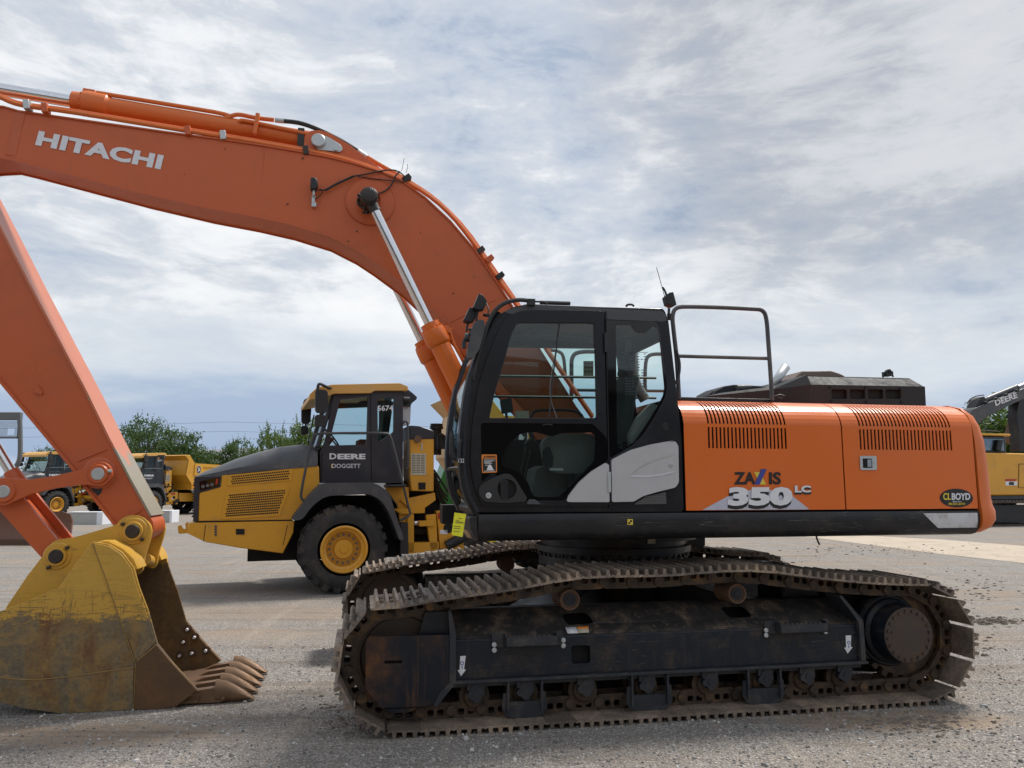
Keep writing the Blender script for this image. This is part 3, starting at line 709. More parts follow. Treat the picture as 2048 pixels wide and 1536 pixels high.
b = MB(); b.loft([[Vector((uC+.001, v+.028, z-.01)) for v, z in HP]+[Vector((uC+.001, 2.6, 2.48)), Vector((uC+.001, 2.6, zdk))], [Vector((uC+.02, v+.028, z-.01)) for v, z in HP]+[Vector((uC+.02, 2.6, 2.48)), Vector((uC+.02, 2.6, zdk))]]); b.build('rear_seal', 'dark', EX)
# ---- raised black engine hood on the far side
vh = 1.45
def HF(pts, v=vh): return PO(pts, v)
b = MB()
wins = [rpoly(HF([(x, 778.5), (x+31.5, 779), (x+32, 798), (x+1, 797.5)]), .02) for x in (1662.5, 1699, 1735, 1770.5)]
b.plate(HF([(1618,806),(1622,769),(1850,773),(1852,812)]), vh, vh+.03, wins)
b.plate(HF([(1622,769),(1625,748),(1838,752),(1850,773)]), 0, 0, v0f=lambda u, z: vh+(z-on(1700,771,vh)[1])*1.3, v1f=lambda u, z: vh+.03+(z-on(1700,771,vh)[1])*1.3)
hz = on(1700, 749, vh)[1]
ue0, ue1 = on(1625, 748, vh)[0], on(1838, 752, vh)[0]
b.box((ue0, vh+.14, hz-.05), (ue1, 2.75, hz-.004)); b.box((ue1+.03, vh+.02, 2.5), (ue1+.05, 2.75, hz-.12))
# the skewed front faces running left and away
A0, A1 = Vector((on(1622,769,vh)[0], vh, on(1622,769,vh)[1])), Vector((on(1618,806,vh)[0], vh, 2.4))
A2 = Vector((ue0, vh+.1, hz))
B0 = P3(1545, 779, 1.75); B2 = P3(1552, 772, 1.80); B1 = Vector((B0.x, B0.y, 2.4))
b.add([A0, A1, B1, B0], [(0, 1, 2, 3)]); b.add([A2, A0, B0, B2], [(0, 1, 2, 3)])
b.add([A2, B2, B2+Vector((0, .9, 0)), A2+Vector((0, 1.2, 0))], [(0, 1, 2, 3)])
C0 = P3(1415, 792, 1.9); C2 = P3(1440, 786, 1.95)
b.add([B0, B1, Vector((C0.x, C0.y, 2.4)), C0], [(0, 1, 2, 3)]); b.add([B2, B0, C0, C2], [(0, 1, 2, 3)]); b.add([B2, C2, C2+Vector((0, .8, 0)), B2+Vector((0, .8, 0))], [(0, 1, 2, 3)])
hood = b.build('engine_hood', 'hoodblack', EX, smooth=0)
b = MB(); b.box((on(1660,790,vh)[0], vh+.035, 2.45), (on(1806,790,vh)[0], vh+.05, hz-.1)); b.build('hood_mesh', 'dark', hood)
for x, y in ((1660,774),(1731,775),(1801,777),(1663,802),(1733,803),(1803,804)):
    b = MB(); c = P3(x, y, vh-.001); b.cyl(c, c+Vector((0, -.012, 0)), .014, n=10); b.build('hood_bolt', 'skirt', hood)
b = MB(); e = PO([(1425,790),(1431,782),(1449,772),(1468,769),(1532,772),(1545,778),(1545,806),(1415,806)], 2.2); b.plate(e, 2.2, 2.7); b.plate(PO([(1411,806),(1414,796),(1425,782),(1440,778),(1445,806)], 2.25), 2.25, 2.6); b.build('hood_front_box', 'hoodblack', EX, bev=.01)
b = MB(); b.tube([P3(1474, 776, 2.15), P3(1500, 775, 2.15)], .035, n=12); b.build('hood_pipe', 'dgrey', EX)
b = MB(); e = PO([(1578,766),(1604,742),(1662,741),(1678,746),(1690,752),(1690,766)], 2.3); b.plate(e, 2.3, 2.8); b.build('hood_dome', 'brown', EX, bev=.012)
b = MB(); q0, q1 = P3(1545, 772, 2.0), P3(1572, 733, 2.0); b.cyl(q0-(q1-q0)*.3, q1, .044, .050, n=24, caps=False); b.build('exhaust_pipe', 'zinc', EX, solid=.004)
b = MB(); c = P3(1775, 748, 1.75); b.obox(c, (.07, .10, .05)); b.cyl(c+Vector((-.01, -.05, .02)), c+Vector((-.01, -.01, .02)), .028, n=16); b.tube([c+Vector((-.06, 0, -.04)), c+Vector((-.03, 0, .03)), c+Vector((.03, 0, .035)), c+Vector((.07, 0, -.03))], .010); b.build('rear_camera', 'plastic', EX)
b = MB(); q = PO([(1548,793),(1560,789),(1575,793),(1562,797)], 1.6); b.tube([Vector((x, 1.6, z)) for x, z in q+[q[0]]], .006, smooth=0); b.build('hood_handle', 'plastic', hood)
# walkway platform and handrail
b = MB(); q0, q1 = on(1357, 796, .42), on(1546, 801, .42); b.box((q0[0], .42, 2.40), (q1[0], 1.2, q0[1]+.01)); b.build('walkway', 'skirt', EX, bev=.006)
vr = .40
hr = lambda pts: [P3(a, c, vr) for a, c in pts]
b = MB(); b.tube(hr([(1358,798),(1354,720),(1347,660),(1344,630),(1352,614),(1380,613),(1450,615),(1505,618),(1524,619),(1533,632),(1537,690),(1542,760),(1544,800)]), .019, n=10, smooth=2)
b.tube(hr([(1353,712),(1538,717)]), .016, n=8, smooth=0); b.build('handrail', 'dgrey', EX)
b = MB(); b.tube([P3(a, c, .16) for a, c in [(1352,768),(1359,745),(1359,722),(1352,700)]], .013); b.build('grab_handle', 'plastic', EX)
# ---- cab
vc0, vc1 = .12, 1.13
side = PO([(957,1025),(936,985),(928,930),(930,859),(941,771),(962,708),(983,655),(1003,626),(1028,613),(1056,609),(1205,614),(1328,617),(1337,640),(1352,771),(1364,880),(1368,1024)], vc0)
door_l = PO([(964,1012),(948,975),(940,925),(943,859),(955,776),(975,712),(996,660),(1014,634),(1036,624),(1060,621),(1206,623),(1208,700),(1212,860),(1217,1012)], vc0)
door = rpoly(door_l, .03)
rearwin_op = rpoly(PO([(1212,640),(1312,643),(1320,655),(1334,772),(1332,790),(1316,822),(1288,868),(1262,893),(1218,918)], vc0), .03)
b = MB(); b.plate(rpoly(side, .03), vc0, vc0+.05, [rpoly(PO([(972,1006),(958,970),(950,925),(953,860),(964,778),(984,716),(1003,664),(1019,640),(1038,632),(1060,629),(1199,631),(1201,700),(1206,860),(1210,1006)], vc0), .03), rearwin_op])
cabo = b.build('cab', 'black', EX, bev=.012)
b = MB()  # far side frame with one large opening
far_side = [(u, z) for u, z in side]
fo = rpoly(PO([(985,840),(1000,770),(1018,705),(1036,664),(1052,652),(1300,656),(1312,672),(1322,770),(1325,850),(1290,865),(990,866)], vc0), .04)
b.plate(rpoly(far_side, .03), vc1-.05, vc1, [fo]); b.build('far_side_panel', 'black', cabo, bev=.01)
# roof, rear wall, floor, front posts follow the side profile
def strip(p0, p1, va, vb, t=.035, name='x', mat='black', bev=.006, nseg=8, bulge=0):
    pass
prof = rpoly(side, .03)
zmax = max(z for u, z in side)
ur0 = on(1056, 609, vc0)[0]; ur1 = on(1330, 617, vc0)[0]
b = MB()
rz = zmax-.012
secs = []
for v, dz_ in ((vc0-.003, -.05), (vc0+.0, -.01), (vc0+.05, .012), (vc0+.20, .03), (.62, .038), (vc1-.2, .03), (vc1-.05, .012), (vc1, -.01), (vc1+.003, -.05)):
    secs.append([Vector((ur0-.20, v, rz-.075)), Vector((ur0-.12, v, rz-.035+dz_*.5)), Vector((ur0, v, rz+dz_)), Vector((ur1-.03, v, rz+dz_)), Vector((ur1+.008, v, rz-.03+dz_)), Vector((ur1+.01, v, rz-.09)), Vector((ur1-.02, v, rz-.10)), Vector((ur0-.1, v, rz-.10))])
b.loft(secs); b.build('cab_roof', paint('cab roof', (.055, .057, .062), .48, dirt=(.13, .12, .11), amt=.5), cabo, smooth=40)
b = MB(); uw = on(1350, 800, vc0)[0]; uw2 = on(1366, 1000, vc0)[0]
b.box((uw2-.06, vc0+.052, zdk), (uw2-.01, vc1-.052, zdk+.75)); b.box((uw-.08, vc0+.052, zmax-.25), (uw-.05, vc1-.052, zmax-.1)); b.build('rear_wall', 'seat', cabo)
b = MB(); b.box((u0s+.03, vc0+.052, zdk), (uw2-.06, vc1-.052, zdk+.05)); b.build('cab_floor', 'seat', cabo)
# front: curved windscreen with side posts, following the profile, bulging forward mid-width
fp = PO([(957,1025),(936,985),(928,930),(930,859),(941,771),(962,708),(983,655),(1003,626)], vc0)
def bul(v): t = (v-(vc0+vc1)/2)/((vc1-vc0)/2); return .035*(1-t*t)
secs = []
for i in range(11):
    v = vc0+.02+(vc1-vc0-.04)*i/10; secs.append([Vector((u-bul(v), v, z)) for u, z in fp])
b = MB(); b.loft(secs, closed=False, caps=False); b.build('windscreen', 'glass', cabo, solid=.006, smooth=60)
b = MB()
for vv in (vc0+.035, vc1-.035):
    b.tube([Vector((u-bul(vv)-.004, vv, z)) for u, z in fp], .042, n=8, smooth=1)
hb = [Vector((fp[2][0]+.0-bul(v)-.006, v, fp[2][1]-.02)) for v in [vc0+.03+(vc1-vc0-.06)*i/8 for i in range(9)]]
b.tube(hb, .016, n=6, smooth=0)
hb = [Vector((fp[0][0]-bul(v)+.0, v, fp[0][1]+.02)) for v in [vc0+.03+(vc1-vc0-.06)*i/8 for i in range(9)]]
b.tube(hb, .035, n=6, smooth=0)
hb = [Vector((fp[7][0]-bul(v), v, fp[7][1]-.02)) for v in [vc0+.03+(vc1-vc0-.06)*i/8 for i in range(9)]]
b.tube(hb, .03, n=6, smooth=0)
b.build('front_post', 'black', cabo)
# door
up_win = rpoly(PO([(1034,645),(1188,646),(1192,838),(976,838),(986,792),(1008,717),(1021,668)], vc0), .025)
lo_all = rpoly(PO([(961,846),(1184,848),(1212,876),(1214,922),(1180,948),(1135,995),(1125,1001),(1032,1001),(1006,965),(985,945),(962,965)], vc0), .02)
b = MB(); b.plate(rpoly(door_l, .03), vc0-.022, vc0-.001, [up_win, lo_all]); dr = b.build('cab_door', 'black', cabo, bev=.007)
b = MB(); b.plate(up_win, vc0-.010, vc0-.004); b.build('door_window', 'glass', dr, smooth=0)
b = MB(); b.tube([Vector((u, vc0-.014, z)) for u, z in up_win+[up_win[0]]], .007, n=6, smooth=0); b.build('window_seal', 'plastic', dr)
cl_lo = rpoly(PO([(1002,921),(1014,892),(1039,868),(1066,864),(1085,868),(1103,874),(1123,866),(1184,865),(1190,872),(1188,921),(1170,940),(1138,975),(1115,994),(1066,994),(1055,964),(1035,941),(1006,935)], vc0), .03)
b = MB(); b.plate(lo_all, vc0-.014, vc0-.006, [cl_lo]); b.build('lower_door_glass_border', 'blackglass', dr, smooth=0)
b = MB(); b.plate(cl_lo, vc0-.013, vc0-.008); b.build('lower_door_window', 'glass_dark', dr, smooth=0)
b = MB(); b.tube([P3(980+i*20, 774 if 0 else 0, vc0) for i in range(0)] or [P3(1098, 838, vc0-.012), P3(1104, 770, vc0-.012), P3(1119, 648, vc0-.012)], .006, smooth=0)
b.build('window_divider', 'plastic', dr)
# sliding pane edge (curved lower sash)
b = MB(); b.tube([P3(a, c, vc0-.013) for a, c in [(1122,648),(1112,700),(1102,750),(1099,790),(1106,815),(1115,838)]], .004, n=5); b.build('sash_edge', 'greypaint', dr)
b = MB(); b.tube([P3(1085,851,vc0-.02), P3(1088,849,vc0-.03), P3(1102,849,vc0-.03), P3(1105,851,vc0-.02)], .005); b.build('window_latch', 'plastic', dr)
# handle pod
q = rpoly(PO([(955,978),(962,968),(985,955),(1008,947),(1018,948),(1030,960),(1052,996),(1048,1003),(1006,1006),(968,1003),(958,992)], vc0), .02)
b = MB(); b.plate(q, vc0-.045, vc0-.018, [rpoly(circ(on(1012,978,vc0), .075, 18), .005)]); hp = b.build('handle_pod', 'plastic', dr, bev=.008)
c = on(1012, 978, vc0); b = MB(); b.plate(circ(c, .076, 18), vc0-.024, vc0-.019); b.build('handle_recess', 'dark', hp)
b = MB(); b.plate(rpoly(PO([(998,960),(1014,960),(1014,998),(1000,998)], vc0), .01), vc0-.052, vc0-.036); b.build('door_handle', 'skirt', hp, bev=.004)
c = P3(977, 991, vc0-.045); b = MB(); b.lathe([(0, .022), (.006, .022), (.008, .015), (.004, .010), (.006, .008), (.006, 0)], c, (0, -1, 0), 18); b.build('door_lock', 'zinc', hp)
b = MB(); q = PO([(1050,1008),(1055,999),(1066,998),(1075,1004),(1080,1009)], vc0); b.plate(q, vc0-.05, vc0-.018); b.build('door_guard', 'dgrey', dr, bev=.008)
# silver panels
sp1 = rpoly(PO([(1131,1002),(1134,992),(1155,965),(1180,943),(1208,926),(1215,930),(1216,1004),(1136,1004)], vc0), .010)
b = MB(); b.plate(sp1, vc0-.040, vc0-.018); b.build('silver_panel', 'silver', dr, bev=.010, segs=3)
sp2 = rpoly(PO([(1220,920),(1260,900),(1300,889),(1340,882),(1348,884),(1353,893),(1354,965),(1347,975),(1310,984),(1283,992),(1264,1003),(1221,1004)], vc0), .016)
b = MB(); b.plate(sp2, vc0-.040, vc0-.002); s2 = b.build('silver_panel', 'silver', cabo, bev=.012, segs=3)
b = MB(); q0 = [(1258,954),(1275,938),(1300,924),(1330,914),(1352,909),(1352,944),(1320,952),(1290,955)]
qq = PO(q0, vc0-.040); cen = Vector((sum(q[0] for q in qq)/len(qq), sum(q[1] for q in qq)/len(qq)))
o_ = [(q[0], vc0-.0445, q[1]) for q in qq]; i_ = [(cen.x+(q[0]-cen.x)*.86, vc0-.0405, cen.y+(q[1]-cen.y)*.8) for q in qq]
n = len(qq); b.add(o_+i_, [(i, (i+1) % n, n+(i+1) % n, n+i) for i in range(n)]+[tuple(range(n, 2*n))]); b.build('panel_scoop', 'silver', s2, smooth=0)
c = P3(1342, 930, vc0-.041); b = MB(); b.lathe([(0, .020), (.005, .020), (.007, .012), (.003, .010), (.006, .007), (.006, 0)], c, (0, -1, 0), 18); b.build('panel_lock', 'zinc', s2)
b = MB(); b.box((P3(1216.5,945,.1).x-.012, vc0-.052, on(1216,985,vc0)[1]), (P3(1216.5,945,.1).x+.012, vc0-.040, on(1216,944,vc0)[1])); b.build('door_hinge', 'zinc', cabo, bev=.003)
b = MB(); b.box((on(1206,690,vc0)[0], vc0-.05, on(1206,706,vc0)[1]), (on(1212,690,vc0)[0], vc0-.022, on(1209,667,vc0)[1])); b.build('door_hinge', 'plastic', cabo, bev=.003)
# door edge seam: thin proud strip between door and rear part
b = MB(); b.plate(PO([(1209,624),(1211,624),(1219,1015),(1217,1015)], vc0), vc0-.024, vc0-.001); b.build('door_seam', 'dark', cabo)
b = MB(); u_, z_ = on(1330, 853, vc0); b.lathe([(0, .028), (.004, .028), (.005, .022), (.0, .02), (.0, 0)], (u_, vc0-.001, z_), (0, -1, 0), 20)
b.cyl((u_, vc0-.003, z_+.009), (u_, vc0-.009, z_+.009), .009, n=12); b.cyl((u_, vc0-.003, z_-.011), (u_, vc0-.009, z_-.011), .009, n=12); b.build('round_socket', 'plastic', cabo)
q = PO([(1272,1004),(1296,992),(1331,984),(1332,1008),(1268,1009)], vc0-.004); b = MB(); b.plate(q, vc0-.012, vc0-.002); b.build('air_vent', 'dgrey', cabo)
for k in range(6):
    zz = on(1300, 1007-3.3*k, vc0-.01)[1]; ua_ = on(1273+4*k, 1000, vc0)[0]; ub_ = on(1330, 1000, vc0)[0]
    if k < 5: b = MB(); b.box((ua_, vc0-.018, zz), (ub_, vc0-.0125, zz+.006)); b.build('vent_slat', 'greypaint', cabo)
# rear quarter window
b = MB(); clr = rpoly(PO([(1232,650),(1262,650),(1270,664),(1288,668),(1302,656),(1309,652),(1318,664),(1329,776),(1326,792),(1312,818),(1284,862),(1268,884),(1246,900),(1235,894),(1234,850)], vc0), .02)
rw = rearwin_op
b.plate(rw, vc0+.002, vc0+.008, [clr]); b.build('window_border', 'blackglass', cabo, smooth=0)
b = MB(); b.plate(clr, vc0+.003, vc0+.007); b.build('rear_side_window', 'glass', cabo, smooth=0)
b = MB(); b.plate(fo, vc1-.03, vc1-.024); b.build('far_side_window', 'glass', cabo, smooth=0)
# guard bars on the far window
for (a, b0, c_, d0) in ((985, 752, 1192, 755), (980, 793, 1192, 795)):
    t = MB(); t.tube([P3(a, b0, vc1+.01), P3(c_+120, d0+1, vc1+.01)], .012, n=6, smooth=0); t.build('guard_bar', 'plastic', cabo)
t = MB(); t.tube([P3(a, c_, vc1+.55) for a, c_ in [(1143,800),(1143,740),(1143,715),(1155,703),(1200,703),(1240,706)]], .022, n=8); t.tube([P3(a, c_, vc1+.55) for a, c_ in [(1131,760),(1128,712),(1118,702),(1100,700)]], .018, n=8); t.tube([P3(a, c_, vc1+.55) for a, c_ in [(1290,800),(1290,725),(1298,708),(1330,708)]], .02, n=8); t.tube([P3(1143,780,vc1+.55), P3(1330,782,vc1+.55)], .016, n=8, smooth=0); t.build('far_handrail', 'dgrey', EX)
# interior: seat, console, levers, trim
b = MB(); us_, zs_ = on(1196, 960, .62)
b.loft([[Vector((us_-.30, .40, zdk+.45)), Vector((us_+.16, .40, zdk+.47)), Vector((us_+.16, .40, zdk+.58)), Vector((us_-.33, .40, zdk+.60))], [Vector((us_-.30, .88, zdk+.45)), Vector((us_+.16, .88, zdk+.47)), Vector((us_+.16, .88, zdk+.58)), Vector((us_-.33, .88, zdk+.60))]])
b.loft([[Vector((us_+.07, v, zdk+.55)), Vector((us_+.22, v, zdk+.55)), Vector((us_+.33, v, zdk+1.14)), Vector((us_+.22, v, zdk+1.16))] for v in (.42, .86)])
b.loft([[Vector((us_+.22, v, zdk+1.17)), Vector((us_+.32, v, zdk+1.17)), Vector((us_+.34, v, zdk+1.36)), Vector((us_+.27, v, zdk+1.37))] for v in (.52, .76)])
b.build('operator_seat', 'seat', cabo, bev=.03, segs=3)
b = MB(); b.plate(rpoly(PO([(1082,885),(1100,868),(1180,868),(1190,880),(1188,940),(1150,948),(1110,946),(1090,930)], .30), .04), .26, .38); b.build('left_console', 'console', cabo, bev=.015, segs=3)
b = MB(); b.plate(rpoly(PO([(1085,900),(1098,892),(1106,915),(1104,934),(1092,936),(1084,922)], .255), .015), .235, .26); b.build('arm_rest', 'seat', cabo, bev=.01)
b = MB(); q = on(1113, 939, .25); b.box((q[0]-.055, .248, q[1]-.008), (q[0]+.055, .258, q[1]+.010)); b.build('console_decal', 'white', cabo)
b = MB(); b.tube([P3(1072,905,.45), P3(1066,880,.45), P3(1060,862,.45)], .020); b.cyl(P3(1056,880,.45), P3(1078,905,.45), .05, .03, n=12); b.build('joystick', 'plastic', cabo)
b = MB(); b.tube([P3(1145,1000,.3), P3(1143,900,.3), P3(1150,875,.3), P3(1185,873,.3)], .013); b.build('console_rail', 'plastic', cabo)
b = MB(); b.plate(rpoly(PO([(1060,1000),(1072,940),(1090,930),(1160,940),(1180,960),(1130,1002)], .5), .02), .5, .9); b.build('seat_base', 'console', cabo, bev=.02)
b = MB(); b.plate(rpoly(PO([(1000,800),(1022,796),(1026,824),(1004,828)], .95), .01), .93, .97); b.tube([P3(1012,826,.95), P3(1016,850,.95)], .012); b.build('monitor', 'plastic', cabo)
b = MB(); b.tube([P3(1035,1000,.6), P3(1040,950,.6), P3(1052,900,.62)], .012); b.tube([P3(1045,1000,.75), P3(1050,950,.75), P3(1062,905,.75)], .012); b.cyl(P3(1052,900,.62), P3(1056,886,.62), .022, n=10); b.cyl(P3(1062,905,.75), P3(1066,890,.75), .022, n=10); b.build('travel_levers', 'plastic', cabo)
b = MB(); b.tube([P3(1060,838,.9), P3(1066,824,.9), P3(1080,820,.9), P3(1150,820,.9), P3(1165,832,.9)], .012); b.build('inner_grab_bar', 'plastic', cabo)
b = MB(); q = [(1318,648),(1328,700),(1322,790),(1290,800),(1262,820),(1250,840),(1258,885),(1290,862),(1325,830),(1352,800)]
b.tube([P3(a, c, .95) for a, c in [(1262,660),(1262,700),(1266,760),(1290,800)]], [.055, .06, .05, .05], n=12); b.build('air_duct', 'console', cabo)
b = MB(); b.plate(rpoly(PO([(1325,800),(1300,808),(1275,835),(1258,870),(1262,905),(1285,890),(1310,855),(1340,815)], .24), .02), .22, .30); b.build('trim_panel', 'console', cabo, bev=.012)
b = MB(); b.tube([P3(a, c, .8) for a, c in [(1035,650),(1090,668),(1150,672),(1240,690)]], .035, n=8); b.tube([P3(a, c, .7) for a, c in [(1140,645),(1165,655),(1180,680)]], .012, n=6); b.build('headliner_trim', 'seat', cabo)
b = MB(); b.plate(PO([(1167,722),(1187,722),(1187,752),(1167,752)], .98), .98, .985); b.build('info_sticker', 'offwhite', cabo)
b = MB()
for i in range(3):
    for j in range(3): c = on(1171+6*i, 727+8*j, .978); b.plate(circ(c, .008, 8), .974, .979)
b.build('sticker_print', 'decal_black', cabo)
b = MB(); b.plate(PO([(1030,822),(1058,822),(1058,836),(1030,836)], .98), .98, .984); b.build('info_sticker', 'offwhite', cabo)
# load chart printed on the rear side window
b = MB(); random.seed(3)
for i in range(16):
    y = 707+i*5.4
    for j in range(7):
        if random.random() < .8 and (i > 1 or j % 2 == 0):
            x = 1248+j*6.6+i*.25; b.plate(PO([(x,y),(x+4.2,y),(x+4.2,y+1.5),(x,y+1.5)], vc0), vc0+.0005, vc0+.0025)
b.plate(PO([(1242,704),(1296,704),(1296,705),(1242,705)], vc0), vc0+.0005, vc0+.0025); b.build('chart_print', 'dgrey', cabo)
# warning sticker on the door glass
wv = vc0-.015
b = MB(); b.plate(rpoly(PO([(963,909),(993.5,909),(994,945),(964,946)], wv), .008), wv-.002, wv); ws = b.build('warning_sticker', 'decal_orange', dr)
b = MB(); b.plate(PO([(965.5,917.5),(991.5,917.5),(992,943),(966,943.5)], wv), wv-.0035, wv-.0022); b.build('sticker_field', 'decal_black', ws)
lettering('WARNING', on(971.5,915.7,wv), on(991.5,915.7,wv), on(971.5,911.2,wv), wv-.003, 'decal_black', 'lettering', ws, bold=.03, depth=.002)
b = MB(); b.plate(PO([(966.5,915.7),(969,911.2),(970.8,915.7)], wv), wv-.004, wv-.0022); b.plate(PO([(974,941),(976,932),(981,928),(984,933),(988,939),(989,941)], wv), wv-.0052, wv-.0037); b.build('sticker_symbol', 'decal_black', ws)
b = MB(); b.plate(PO([(973,940.5),(976,932),(980,928.5),(983,932),(986,938),(988,940.5)], wv), wv-.0055, wv-.0038)
for k, (xa, xb) in enumerate(((967.5, 990), (968, 986), (968, 981), (969, 984), (970, 982), (968, 990))):
    yy = (919.5, 922, 924.2, 926.4, 930, 941.6)[k]; b.plate(PO([(xa,yy),(xb,yy),(xb,yy+1),(xa,yy+1)], wv), wv-.0052, wv-.0037)
b.build('sticker_print', 'white', ws)
# number on the front glass post
lettering('132', on(914,926,.15), on(925,926,.15), on(914,918,.15), .05, 'white', 'lettering', cabo)
# roof hose / hand rail, lamps, mirror, antenna
b = MB(); b.tube([P3(a, c, .10) for a, c in [(1068,604),(1050,600),(1030,600),(1008,606),(990,620),(976,645),(966,680),(958,705)]], .017, n=8); b.obox(P3(1062,605,.11), (.06,.05,.05)); b.tube([P3(1068,603,.15), P3(1092,604,.15), P3(1094,609,.15)], .008); b.build('front_grab_rail', 'plastic', cabo)
def lamp(px, py, v, s, tilt=.25, name='work_lamp', parent=None, face=-1):
    c = P3(px, py, v); L_ = MB()
    from mathutils import Euler
    R = Euler((0, tilt, 0)).to_matrix()
    def q(x, y, z): return c+R@Vector((x*s, y*s, z*s))
    fr = [(-.035, -.055, -.06), (-.035, .055, -.06), (-.035, .055, .06), (-.035, -.055, .06)]
    bk = [(.045, -.035, -.035), (.045, .035, -.035), (.045, .035, .035), (.045, -.035, .035)]
    md = [(.0, -.055, -.06), (.0, .055, -.06), (.0, .055, .06), (.0, -.055, .06)]
    L_.loft([[q(*k) for k in fr], [q(*k) for k in md], [q(*k) for k in bk]])
    L_.tube([q(.01, 0, -.05), q(.015, 0, -.10), q(.03, 0, -.13)], .010*s)
    o = L_.build(name, 'plastic', parent or EX, bev=.006)
    g = MB(); g.loft([[q(-.0385, a, b_) for a, b_ in ((-.046, -.052), (.046, -.052), (.046, .052), (-.046, .052))], [q(-.0352, a, b_) for a, b_ in ((-.046, -.052), (.046, -.052), (.046, .052), (-.046, .052))]])
    g.build('lamp_lens', 'lens', o); return o
lamp(959, 608, .75, 1.15, .38); lamp(940, 633, .80, 1.05, .42)
b = MB(); b.tube([P3(968,630,.78), P3(985,632,.7), P3(1010,628,.5)], .014); b.tube([P3(972,605,.75), P3(978,620,.7), P3(975,632,.7)], .006); b.tube([P3(950,640,.8), P3(958,642,.8), P3(962,655,.75)], .006); b.build('lamp_bracket', 'plastic', EX)
lamp(1338, 601, .2, .95, 2.9, parent=EX)
b = MB(); b.cyl(P3(1338,617,.2), P3(1337,640,.2), .012, n=8); b.cyl(P3(1339,628,.2), P3(1339,640,.2), .022, .015, n=10); b.build('lamp_post', 'plastic', EX)
b = MB(); b.tube([P3(1330,596,.2), P3(1313,535,.2)], .0028, n=5, smooth=0); b.build('antenna', 'plastic', EX)
b = MB(); b.tube([P3(1252,613,.5), P3(1255,609,.5), P3(1265,609,.5), P3(1268,613,.5)], .01); b.box((on(1275,612,.5)[0], .45, zmax), (on(1302,612,.5)[0], .6, zmax+.03)); b.tube([P3(1080,605,.6), P3(1140,607,.6)], .018); b.build('roof_fitting', 'plastic', cabo)
mq = PO([(947,645),(960,641),(968,645),(966,668),(957,700),(945,718),(934,719),(933,705),(940,670)], .03)
b = MB(); b.plate(rpoly(mq, .02), -.02, .05); mo = b.build('side_mirror', 'gplastic', EX, bev=.012, segs=3)
b = MB(); b.cyl(P3(937,675,.02), P3(930,675,.02), .035, n=14); b.tube([P3(926,690,.02), P3(930,676,.02), P3(945,664,.05), P3(938,657,.05)], .013); b.obox(P3(928,690,.02), (.03,.04,.05)); b.tube([P3(958,705,.03), P3(952,740,.06), P3(948,760,.1)], .011); b.build('mirror_clamp', 'plastic', mo)
b = MB(); b.tube([P3(905,875,.02), P3(903,860,.0), P3(902,905,.0), P3(906,915,.02)], .014, smooth=1); b.tube([P3(921,880,.08), P3(918,885,.06), P3(918,920,.06), P3(921,926,.08)], .013); b.build('front_grab_handle', 'plastic', cabo)
b = MB(); b.plate(rpoly(PO([(901,868),(905,862),(909,868),(909,912),(904,916),(900,908)], .45), .01), .45, .5); b.build('wiper_motor', 'plastic', cabo)
# inspection tag hanging from the cab front
tg = MB(); q = PO([(909,1025),(932,1028),(925,1074),(903,1070)], .02); tg.plate(q, .018, .022)
tago = thing('inspection_tag', 'small bright yellow paper tag hanging below the front corner of the black cab', 'tag', (0, 0, 0), 0)
p0 = P3(915, 1022, .02); Wm = Matrix.Translation((E_.x0, E_.y0, 0))@Matrix.Rotation(E_.yaw, 4, 'Z')
tago.matrix_world = Wm@Matrix.Translation(p0)
tg.v = [tuple(Vector(x)-p0) for x in tg.v]; card = tg.build('card', 'tag', tago)
pr = MB()
for (x0, x1, y) in ((917,925,1036),(912,918,1040),(911,926,1043),(911,929,1045),(908,921,1052),(908,921,1056),(907,920,1062)):
    pr.plate([tuple(x) for x in PO([(x0,y),(x1,y+1),(x1,y+1.8),(x0,y+.8)], .016)], .0155, .0175)
pr.v = [tuple(Vector(x)-p0) for x in pr.v]; pr.build('card_print', 'dgrey', card)
st = MB(); st.tube([P3(918,1016,.08), P3(919,1027,.02)], .002, n=4, smooth=0); st.v = [tuple(Vector(x)-p0) for x in st.v]; st.build('string', 'plastic', tago)
# ---- boom
vb0, vb1 = 1.36, 1.86
def lerp(a, b, t): return a+(b-a)*t
bt = [(-150,196),(-100,200),(0,207),(30,216),(130,231),(230,246),(330,261),(430,275),(520,289),(600,303),(660,315),(710,328),(760,344),(800,361),(850,397),(900,444),(950,503),(1000,577),(1050,655),(1100,735),(1150,815),(1185,862)]
bb = [(-170,300),(-100,318),(-40,310),(0,308),(34,316),(137,343),(205,361),(273,379),(410,411),(506,429),(581,446),(659,470),(714,498),(752,523),(782,545),(813,568),(851,603),(897,646),(937,690),(985,745),(1045,815),(1110,885)]
top = PO(bt, vb0); bot = PO(bb, vb0)
def taper(u):                                     # half width of the box along its length
    umin, umax = -3.6, .3
    t = max(0, min(1, (u-umin)/(umax-umin))); return lerp(.17, .25, t)
vm = (vb0+vb1)/2
b = MB()
n = len(top)
secs = []
for i in range(n):
    w = taper(top[i][0]); (ut, zt_), (ub, zb_) = top[i], bot[i]
    secs.append([Vector((ut, vm-w, zt_)), Vector((ub, vm-w, zb_)), Vector((ub, vm+w, zb_)), Vector((ut, vm+w, zt_))])
b.loft(secs); boom = b.build('boom', 'boom', EX, smooth=20)
